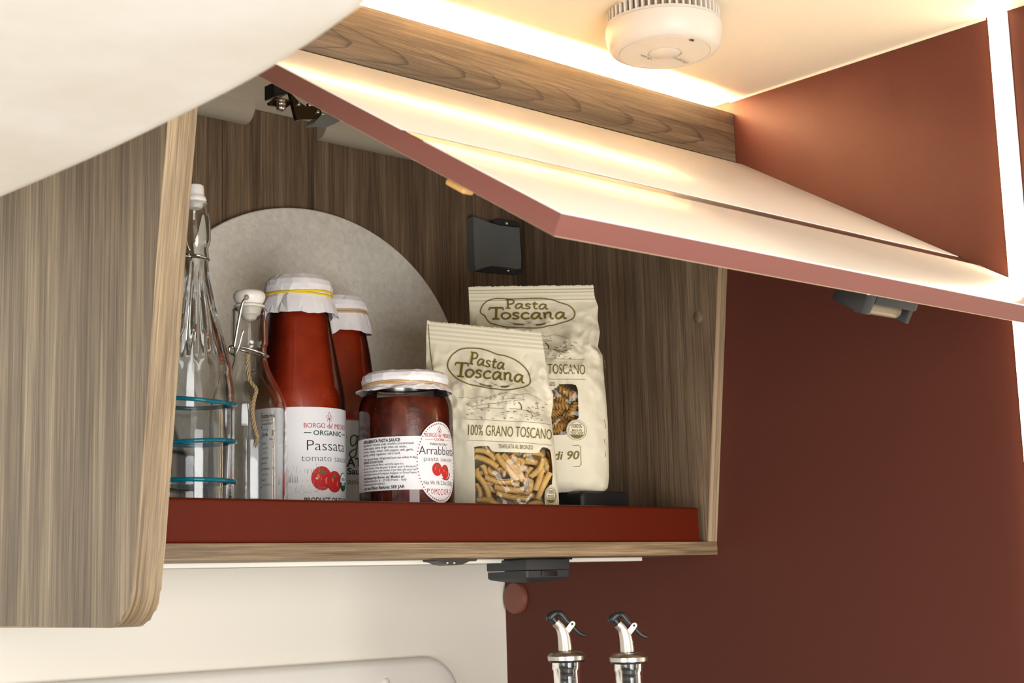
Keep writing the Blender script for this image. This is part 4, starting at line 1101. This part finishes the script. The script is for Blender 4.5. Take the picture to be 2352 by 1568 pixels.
def brand(p, word, a, b, cap, w):
    a = np.array(a, float); b = np.array(b, float); tot = sum(GL[c][1] for c in word[:-1])+0.55
    d = (b-a)/tot; nv = np.array([d[1], -d[0]]); nv = nv/np.linalg.norm(nv)*cap; x = 0.0
    for c in word:
        for k, st in enumerate(GL[c][0]):
            pts = [a+d*(x+q[0])+nv*q[1] for q in st]
            thick = w*(1.25 if c in 'PT' and len(st) == 2 and abs(st[0][1]-st[1][1]) > .5 else 1.0)
            p.line(smoothline(pts, 4) if len(st) > 4 else pts, thick, 0)
        x += GL[c][1]
def wheat(p, a, b, up, w):
    a = np.array(a, float); b = np.array(b, float); m_ = (a+b)/2+np.array([0, up]); stem = smoothline([a, m_, b], 8)
    p.line(stem, w*.6, 1)
    for i, q in enumerate(stem[1:11]):
        for sg in (-1, 1): p.ellipse((q[0]+(1 if b[0] > a[0] else -1)*1.0, q[1]+sg*1.2), 1.7, .7, 1, 6, 0.5*sg)
def sketch(p, f, lw):
    """engraved hillside: f turns study-crop coordinates into pixels"""
    def L(pts, w=lw): p.line([f(*q) for q in pts], w, 1)
    L([(520, 1115), (560, 1120), (620, 1105), (680, 1120), (730, 1120), (800, 1100), (870, 1120)])
    L([(810, 1165), (880, 1130), (960, 1095), (1050, 1075), (1130, 1050), (1200, 1065), (1280, 1080), (1320, 1075), (1400, 1055), (1480, 1075), (1560, 1115), (1640, 1160)])
    L([(690, 1240), (720, 1225), (820, 1210), (900, 1195), (1000, 1190), (1150, 1165), (1300, 1150), (1370, 1140), (1350, 1130), (1200, 1130), (1100, 1140)], lw*1.2)
    L([(780, 1240), (720, 1235), (695, 1250), (720, 1265), (850, 1250), (960, 1250), (1080, 1255), (1200, 1255), (1300, 1265), (1400, 1280), (1480, 1300), (1570, 1325)], lw*1.4)
    L([(630, 1200), (660, 1185), (730, 1215), (640, 1215), (630, 1200)]); L([(900, 1250), (920, 1235), (915, 1210), (905, 1200)], lw*2)
    L([(1400, 1285), (1455, 1310), (1470, 1345), (1450, 1385)], lw*1.8)
    for x, y, h in ((765, 1205, 70), (885, 1125, 32), (935, 1145, 60), (1000, 1120, 55), (1035, 1225, 70), (1130, 1205, 65), (1240, 1215, 75), (1160, 1140, 50), (1225, 1145, 40), (1090, 1145, 50), (830, 1160, 34), (1050, 1080, 28), (1075, 1070, 25)):
        L([(x, y), (x-12, y-h*.3), (x, y-h), (x+12, y-h*.3), (x, y)])
    L([(1325, 1265), (1330, 1230), (1315, 1200), (1290, 1175)], lw*4); L([(1525, 1190), (1510, 1180), (1520, 1165), (1545, 1168), (1550, 1180)], lw*1.6); L([(1530, 1185), (1545, 1245)], lw*1.4)
    rnd = random.Random(9)
    for i in range(95):
        x = rnd.uniform(600, 1640); y = rnd.uniform(1165, 1400)
        if 700 < x < 1400 and y < 1265: continue
        ln = rnd.uniform(14, 42); L([(x, y), (x+ln*.5, y+rnd.uniform(-5, 5)), (x+ln, y+rnd.uniform(-3, 3))], lw*rnd.choice((.9, 1.2, 2.2)))
    for i in range(40):
        x = rnd.uniform(880, 1360); y = rnd.uniform(1075, 1200); L([(x, y), (x+rnd.uniform(8, 20), y+rnd.uniform(-5, 4))], lw*.8)

left = [(981, 737), (979, 775), (979, 830), (981, 880), (987, 940), (994, 1000), (1000, 1070), (1004, 1140), (1006, 1212), (1012, 1226)]
right = [(1243, 763), (1248, 797), (1256, 850), (1262, 885), (1271, 906), (1270, 930), (1266, 955), (1272, 1010), (1279, 1070), (1284, 1150), (1284, 1212), (1278, 1226)]
win1 = [cw(*q) for q in ((462, 500), (464, 476), (475, 466), (500, 461), (560, 457), (620, 455), (634, 466), (648, 490), (666, 512), (700, 525), (800, 529), (1000, 532), (1150, 534), (1190, 531), (1212, 516), (1230, 485), (1245, 466), (1270, 461), (1310, 470), (1340, 486), (1352, 520), (1362, 600), (1370, 700), (1372, 800), (1364, 880),
                             (1335, 905), (1305, 935), (1282, 985), (1274, 1050), (1280, 1120), (1295, 1180), (1300, 1290), (900, 1290), (478, 1290), (474, 1000), (470, 800), (465, 640))]
BAG1 = Bag(1130, 950, 1.54, left, right, 0.027, 0.905, 2.3, ZI, 2.0)
t_bag1 = BAG1.build('pasta_bag', 'front cream paper pasta bag with a window onto pasta tubes', win1)
p = Print(BAG1.pmap(0.0012)); p.up = -1
oval = [cz(*q) for q in ((385, 680), (392, 620), (430, 550), (480, 505), (540, 468), (610, 452), (710, 450), (810, 457), (920, 490), (980, 515), (1040, 537), (1110, 547), (1230, 590), (1340, 662), (1410, 742), (1438, 820), (1444, 885), (1422, 925), (1330, 975), (1200, 1010), (1090, 1012), (960, 996), (830, 970), (700, 943), (610, 915), (520, 868), (450, 800), (402, 735))]
p.line(smoothline(oval, 3, True), 2.6, 0, True)
brand(p, 'Pasta', cz(665, 655), cz(1110, 737), 27.5, 3.4)
brand(p, 'Toscana', cz(470, 822), cz(1362, 905), 33, 4.2)
wheat(p, cz(960, 965), cz(720, 890), 3, 1.0); wheat(p, cz(1060, 970), cz(1225, 930), 3, 1.0); p.line([cz(930, 915), cz(1060, 970)], .6, 1); p.line([cz(1030, 930), cz(950, 970)], .6, 1)
sketch(p, cz, .55)
p.dotted((1071, 969), (1264, 977.5), 74, 1.2, 1.4, 0); p.dotted((1075, 1016.5), (1266, 1025), 74, 1.2, 1.4, 0)
p.text('100% GRANO TOSCANO', (1076.5, 1005), (1266.5, 1012.5), 23.5, 0, -0.004)
p.text('TRAFILATA AL BRONZO', (1144.5, 1035), (1223, 1037), 9.4, 0, -0.002)
p.line(smoothline([(984, 745), (988, 800), (993, 840), (1000, 880), (1008, 940), (1014, 1000)], 4), 1.5, 0)
def badge(p, c, a, b, w):
    n = 40; p.poly([(c[0]+a*math.cos(2*math.pi*i/n), c[1]+b*math.sin(2*math.pi*i/n)) for i in range(n)], 2)
def badge_ink(p, c, a, b):
    n = 40
    for k, wd in ((.93, .7), (.78, 1.0)): p.line([(c[0]+a*k*math.cos(2*math.pi*i/n), c[1]+b*k*math.sin(2*math.pi*i/n)) for i in range(n)], wd, 0, True)
    for s, hw, dy, cap in (('100%', .48, -.2, .38), ('MADE IN', .45, .12, .2), ('TUSCANY', .62, .42, .26)):
        p.text(s, (c[0]-a*hw, c[1]+b*dy), (c[0]+a*hw, c[1]+b*dy), b*cap, 0, .005)
    p.poly([(c[0]+a*.76*math.cos(math.radians(q)), c[1]+b*.76*math.sin(math.radians(q))) for q in range(35, 146, 10)], 0)
p.build('bag_print', BG_INK, BAG1.pouch)
p = Print(BAG1.pmap(0.0012)); badge(p, (1264, 1140), 14.5, 21.5, 1); bd = p.build('badge', BG_INK, t_bag1)
p = Print(BAG1.pmap(0.0016)); p.up = -1; badge_ink(p, (1264, 1140), 14.5, 21.5); p.build('badge_print', BG_INK, bd)

left = [(1076, 659), (1077, 684), (1079, 730), (1082, 790), (1088, 860), (1094, 940), (1100, 1020), (1108, 1090), (1120, 1134), (1128, 1140)]
right = [(1363, 655), (1366, 684), (1371, 696), (1374, 704), (1372, 730), (1378, 762), (1373, 798), (1384, 815), (1386, 850), (1391, 900), (1396, 970), (1398, 1040), (1399, 1095), (1396, 1120), (1388, 1129)]
win2 = [(1174, 910), (1176, 903), (1184, 900), (1230, 901), (1268, 904), (1278, 897), (1286, 890), (1300, 889), (1316, 890), (1323, 894), (1326, 902), (1327, 930), (1328, 966), (1318, 972), (1308, 980), (1302, 990), (1300, 1004), (1250, 1006), (1176, 1009)]
BAG2 = Bag(1240, 900, 1.622, left, right, 0.029, 0.925, 5.1, 0.0955, 2.4)
t_bag2 = BAG2.build('pasta_bag', 'rear cream paper pasta bag with a window onto pasta spirals', win2)
p = Print(BAG2.pmap(0.0012)); p.up = -1
oval = [c2(*q) for q in ((262, 460), (280, 395), (330, 335), (400, 295), (500, 280), (700, 284), (1000, 276), (1180, 280), (1300, 312), (1390, 345), (1480, 372), (1545, 430), (1570, 495), (1545, 560), (1480, 600), (1380, 627), (1280, 655), (1200, 675), (1120, 702), (1000, 710), (820, 702), (660, 690), (520, 663), (410, 628), (360, 580), (325, 520), (280, 488))]
p.line(smoothline(oval, 3, True), 2.4, 0, True)
brand(p, 'Pasta', c2(620, 415), c2(1195, 428), 20, 3.2); brand(p, 'Toscana', c2(385, 570), c2(1450, 566), 26.5, 4.2)
wheat(p, c2(880, 655), c2(640, 605), 3, 1.0); wheat(p, c2(1020, 660), c2(1235, 605), 3, 1.0); p.line([c2(890, 600), c2(1020, 660)], .6, 1); p.line([c2(985, 610), c2(880, 655)], .6, 1)
sketch(p, lambda x, y: (1257+(960+x/5.6-1194)*1.05, 794+(720+y/5.6-931)*.95), .6)
p.dotted((1150, 834), (1342, 832), 74, 1.2, 1.4, 0); p.dotted((1150, 880), (1343.5, 878.6), 74, 1.2, 1.4, 0)
p.text('100% GRANO TOSCANO', (1150, 868), (1343, 867.5), 22.5, 0, -0.004); p.text('TRAFILATA AL BRONZO', (1196, 895.5), (1275, 895), 9, 0, -0.002)
p.text('di 90', (1271, 1061), (1328, 1059), 18.5, 0, .008, 0.22)
p.line([(1200, 1032), (1328, 1027.5), (1332.5, 1031), (1334, 1071), (1330, 1075), (1200, 1079)], 1.0, 0)
for y0, y1 in ((826, 845), (872, 898), (965, 985), (1010, 1050)): p.line([(1388, y0), (1391, y1)], .8, 0)
p.build('bag_print', BG_INK, BAG2.pouch)
p = Print(BAG2.pmap(0.0012)); badge(p, (1324, 993.5), 24, 24, 1); bd = p.build('badge', BG_INK, t_bag2)
p = Print(BAG2.pmap(0.0016)); p.up = -1; badge_ink(p, (1324, 993.5), 24, 24); p.build('badge_print', BG_INK, bd)

# ---- pasta seen through the windows
def tube_pasta_mesh(k, length=0.040, R=0.0033):
    """rolled, slit pasta tube with a slight bend"""
    rnd = random.Random(k); th = 0.0009; sec = []
    n = 11; tot = 5.6
    for i in range(n+1): a = tot*i/n; r = R*(1.0-0.10*i/n); sec.append((r*math.cos(a), r*math.sin(a)))
    for i in range(n, -1, -1): a = tot*i/n; r = R*(1.0-0.10*i/n)-th; sec.append((r*math.cos(a), r*math.sin(a)))
    V = []; F = []; m_ = len(sec); seg = 7; bend = rnd.uniform(.0015, .004)
    for j in range(seg+1):
        x = (j/seg-.5)*length; z = bend*(1-(2*j/seg-1)**2); tw_ = rnd.uniform(.2, .5)*(j/seg)
        for a, b in sec: V.append((x, a*math.cos(tw_)-b*math.sin(tw_), z+a*math.sin(tw_)+b*math.cos(tw_)))
    for j in range(seg):
        for i in range(m_): k2 = (i+1) % m_; F.append((j*m_+i, j*m_+k2, (j+1)*m_+k2, (j+1)*m_+i))
    for b in (0, seg*m_):
        for i in range(n): F.append((b+i, b+i+1, b+m_-2-i, b+m_-1-i))
    return V, F
def spiral_pasta_mesh(k, length=0.036, R=0.0048):
    V = []; F = []; seg = 30; nb = 3; q = 5
    for b in range(nb):
        o = len(V)
        for j in range(seg+1):
            x = (j/seg-.5)*length; a = 2*math.pi*(b/nb)+j/seg*3.4*math.pi
            for i in range(q):
                r = R*i/(q-1); t = 0.0008*(1-.6*i/(q-1))
                for sg in (-1, 1): V.append((x, r*math.cos(a)-sg*t*math.sin(a), r*math.sin(a)+sg*t*math.cos(a)))
        w = 2*q
        for j in range(seg):
            for i in range(q-1):
                a0 = o+j*w+2*i
                F.append((a0, a0+2, a0+w+2, a0+w)); F.append((a0+1, a0+w+1, a0+w+3, a0+3))
            a0 = o+j*w+2*(q-1); F.append((a0, a0+1, a0+w+1, a0+w))
    return V, F
def mesh_of(name, VF):
    me = bpy.data.meshes.new(name); me.from_pydata([tuple(v) for v in VF[0]], [], [tuple(f) for f in VF[1]]); me.materials.append(m_pasta)
    me.polygons.foreach_set('use_smooth', [True]*len(me.polygons)); me.update()
    try: me.set_sharp_from_angle(angle=math.radians(50))
    except Exception: pass
    return me
TUBES = [mesh_of('pasta_tube', tube_pasta_mesh(k)) for k in range(4)]
SPIR = [mesh_of('pasta_spiral', spiral_pasta_mesh(k)) for k in range(1)]
def lay(bag, me, a, b, deep, name, label, group, base_len, roll, shrink=1.0):
    ua, ub = np.array(bag.uv(*a)), np.array(bag.uv(*b)); c = (ua+ub)/2; d = ub-ua; ln = np.linalg.norm(d)
    s, t = bag.st(*c); W = bag.w(s, t)-deep
    X = (bag.U*d[0]+np.array([0, 0, d[1]]))/ln; Z = bag.N; Y = np.cross(Z, X)
    cr, sr = math.cos(roll), math.sin(roll); Y2 = Y*cr+Z*sr; Z2 = -Y*sr+Z*cr
    o = bpy.data.objects.new(name, me); C.objects.link(o)
    P = bag.O*np.array([1, 1, 0])+bag.U*c[0]+np.array([0, 0, c[1]+ZO])+bag.N*W
    k = ln/base_len
    o.matrix_world = Matrix(((X[0]*k, Y2[0]*shrink, Z2[0]*shrink, P[0]), (X[1]*k, Y2[1]*shrink, Z2[1]*shrink, P[1]), (X[2]*k, Y2[2]*shrink, Z2[2]*shrink, P[2]), (0, 0, 0, 1)))
    tag(o, label, 'pasta', group)
    return o
segs = [((470, 500), (705, 610), 0), ((470, 575), (735, 700), 0), ((540, 470), (690, 545), 1), ((715, 550), (965, 850), 0), ((790, 550), (1030, 850), 0), ((890, 550), (1010, 740), 1), ((1030, 555), (1265, 560), 1), ((1050, 615), (1205, 640), 1), ((1255, 590), (1110, 800), 0), ((1245, 690), (1165, 960), 0),
        ((1340, 750), (1195, 1060), 0), ((1130, 690), (1055, 900), 1), ((585, 805), (915, 850), 0), ((600, 880), (985, 885), 1), ((695, 925), (1035, 960), 0), ((720, 990), (1100, 1060), 0), ((485, 715), (560, 860), 0), ((525, 830), (630, 1050), 0), ((640, 950), (800, 1100), 1), ((620, 700), (720, 770), 1),
        ((745, 700), (800, 800), 1), ((1290, 620), (1265, 770), 1), ((1120, 830), (1050, 1000), 1), ((800, 1040), (960, 1100), 1), ((1335, 500), (1350, 680), 1), ((545, 670), (590, 780), 1), ((960, 590), (1000, 690), 1), ((480, 880), (520, 1060), 1), ((650, 600), (760, 690), 2), ((870, 880), (1000, 1000), 2),
        ((1000, 760), (1070, 880), 2), ((520, 960), (700, 1130), 2), ((1150, 560), (1330, 640), 2), ((1190, 900), (1330, 900), 2), ((480, 780), (660, 790), 2), ((680, 640), (860, 760), 2), ((900, 680), (1100, 720), 2), ((1000, 980), (1250, 1080), 2), ((490, 1080), (760, 1180), 0), ((760, 1150), (1100, 1150), 0), ((1050, 1170), (1270, 1120), 1), ((620, 540), (900, 580), 2)]
rnd = random.Random(4)
for i in range(18):     # deeper pieces that close the gaps
    x_, y_ = rnd.uniform(520, 1330), rnd.uniform(500, 1080); a_ = rnd.uniform(0, math.pi); segs.append(((x_-90*math.cos(a_), y_-90*math.sin(a_)), (x_+90*math.cos(a_), y_+90*math.sin(a_)), 3))
for i, (a, b, l) in enumerate(segs):
    lay(BAG1, TUBES[i % 4], cw(*a), cw(*b), 0.0062+0.0065*l+rnd.uniform(0, .0012), 'pasta_tube', 'golden rolled pasta tube behind the window of the front bag', 'pasta tubes in the front bag', 0.040, rnd.uniform(-2.2, 1.2), 0.98)
def cs(x, y): return (960+x/2.904, 640+y/2.904)
segs2 = [((905, 780), (990, 830), 0), ((940, 740), (1050, 800), 0), ((890, 850), (1000, 860), 0), ((960, 830), (1060, 900), 1), ((1010, 930), (1065, 840), 0), ((890, 920), (960, 880), 1), ((900, 980), (1000, 1000), 0), ((930, 1050), (1000, 960), 1), ((870, 1040), (960, 1020), 0), ((980, 900), (1060, 970), 1), ((1000, 760), (1060, 840), 1), ((870, 800), (900, 900), 1), ((800, 800), (880, 860), 0), ((760, 900), (860, 930), 0), ((780, 1000), (880, 980), 0), ((680, 820), (770, 850), 0), ((650, 950), (740, 1000), 0), ((850, 960), (960, 940), 2), ((930, 830), (1040, 1000), 2), ((900, 1010), (1010, 900), 2)]
for i, (a, b, l) in enumerate(segs2):
    lay(BAG2, SPIR[0], cs(*a), cs(*b), 0.0075+0.008*l+rnd.uniform(0, .001), 'pasta_spiral', 'golden pasta spiral behind the window of the rear bag', 'pasta spirals in the rear bag', 0.036, rnd.uniform(-3, 3), 1.0)

# ------------------------------------------------------------------ oil bottles with pourers
def oil_bottle(cx, cy, scale, d, label):
    """built on the collar centre seen at (cx, cy)"""
    P = ray(cx, cy)*d; X, Y, Z = P
    class A: pass
    ax = Axis(cx, cy, float(Y)); k = ax.k*scale
    t = thing('oil_bottle', label, 'bottle', (X, Y, ZT), 'oil bottles on the worktop')
    def z(dy): return Z-dy*k
    def at(a, b, off=0.0):     # study-crop coordinates relative to the collar centre of the right bottle
        return ax.at(cx+(1220+a/7.84-1443.8)*scale, cy+(1380+b/7.84-1508)*scale, off)
    zz_ = float(Z)
    V, F = lathe(X, Y, [(.0001, zz_+9.5*k), (24*k, zz_+9.5*k), (34*k, zz_+8*k), (39*k, zz_+5*k), (43*k, zz_+.5*k), (44*k, zz_-1*k), (43.5*k, zz_-10*k), (42*k, zz_-11*k), (.0001, zz_-11*k)], 48)
    mk('collar', V, F, mat('brushed_steel', rgb(196, 192, 186), 0.28, metal=1.0), t, auto=30)
    V, F = lathe(X, Y, [(.0001, zz_-10.8*k), (41.5*k, zz_-10.8*k), (42*k, zz_-13*k), (40*k, zz_-15*k), (.0001, zz_-15*k)], 40); mk('seal_ring', V, F, m_black, t, auto=30)
    # cork insert with fins
    pr = [(.0001, zz_-14*k), (17*k, zz_-14*k)]
    for i in range(6): b = 20+i*14; pr += [(17*k, zz_-(b+5)*k), (25*k, zz_-(b+9)*k), (25*k, zz_-(b+10)*k), (17*k, zz_-(b+12)*k)]
    pr += [(15*k, zz_-110*k), (.0001, zz_-112*k)]
    V, F = lathe(X, Y, pr, 32); mk('stopper_insert', V, F, m_black, t, auto=30)
    H = zz_-15*k-ZT
    g = [(34*k, zz_-15*k), (34.5*k, zz_-30*k), (32*k, zz_-34*k), (31*k, zz_-70*k), (31.5*k, zz_-120*k), (.022, ZT+H*.55), (.029, ZT+H*.46), (.030, ZT+H*.4), (.030, ZT+.006), (.027, ZT)]
    outer = g+[(.0001, ZT)]; inner = [(.0001, ZT+.006), (.026, ZT+.007)]+[(r-.0022, z_) for r, z_ in g[:-2][::-1]]
    V, F = lathe(X, Y, outer+inner, 40, closed=False); F += [(len(outer+inner)*40-40+i, len(outer+inner)*40-40+(i+1) % 40, (i+1) % 40, i) for i in range(40)]
    mk('glass', V, F, m_glass, t, auto=50)
    oil = [(.0001, ZT+.0065), (.0255, ZT+.0075), (.0275, ZT+.012), (.0275, ZT+H*.38), (.0001, ZT+H*.38)]
    V, F = lathe(X, Y, oil, 32); mk('oil', V, F, mat('olive_oil', rgb(190, 160, 40), 0.1, trans=0.8, ior=1.2), t, auto=40)
    steel = mat('satin_steel', rgb(214, 210, 204), 0.3, metal=1.0)
    V, F = tube(smoothline([at(1735, 900), at(1715, 700), at(1685, 570), at(1640, 490), at(1590, 435), at(1560, 405)], 5), list(np.interp(np.linspace(0, 5, 26), [0, 1, 2, 3, 4, 5], [16.5*k, 15.5*k, 14*k, 11.8*k, 11.3*k, 11.6*k])), 20); mk('spout', V, F, steel, t, auto=60)
    V, F = join([tube(smoothline([at(1570, 415), at(1530, 370), at(1495, 330)], 4), 8.6*k, 16), tube(smoothline([at(1470, 350), at(1462, 320), at(1520, 265), at(1580, 240)], 4), [10*k, 10.5*k, 10.5*k, 10.5*k, 10.5*k, 10.5*k, 10*k, 9.5*k, 9*k, 8.5*k, 8*k, 7.5*k, 7*k], 14)]); mk('spout_tip', V, F, m_black, t)
    V, F = tube(smoothline([at(1560, 250), at(1640, 255), at(1740, 370), at(1830, 455), at(1920, 550), at(2000, 615), at(2100, 650)], 5), list(np.interp(np.linspace(0, 6, 31), range(7), [7*k, 8*k, 7*k, 6*k, 5.5*k, 5*k, 3.5*k])), 12); mk('lever', V, F, m_black, t)
    out = [(1735, 520), (1822, 405), (1850, 388), (1885, 392), (1908, 418), (1908, 450), (1890, 480), (1800, 602)]
    V = [at(a, b, 9.5*k) for a, b in out]+[at(a, b, 8*k) for a, b in out]; n = len(out)
    F = [tuple(range(n))[::-1], tuple(range(n, 2*n))]+[(i, (i+1) % n, n+(i+1) % n, n+i) for i in range(n)]
    V2 = [at(a, b, -8*k) for a, b in out]+[at(a, b, -9.5*k) for a, b in out]
    V, F = join([(V, F), (V2, F)]); br = mk('lever_bracket', V, F, mat('bracket_steel', rgb(216, 206, 196), 0.5, metal=0.3), t, smooth=False)
    V, F = tube([at(1855, 440, 10.2*k), at(1855, 440, -10.2*k)], 2.6*k, 10); mk('pivot_pin', V, F, m_black, br)
oil_bottle(1443.8, 1508, 1.0, 1.300, 'oil bottle with steel pourer, nearer one on the right')
oil_bottle(1301.6, 1504.5, 1.0, 1.358, 'oil bottle with steel pourer, farther one on the left')

for o in bpy.data.objects:
    if 'wp' in o: del o['wp']
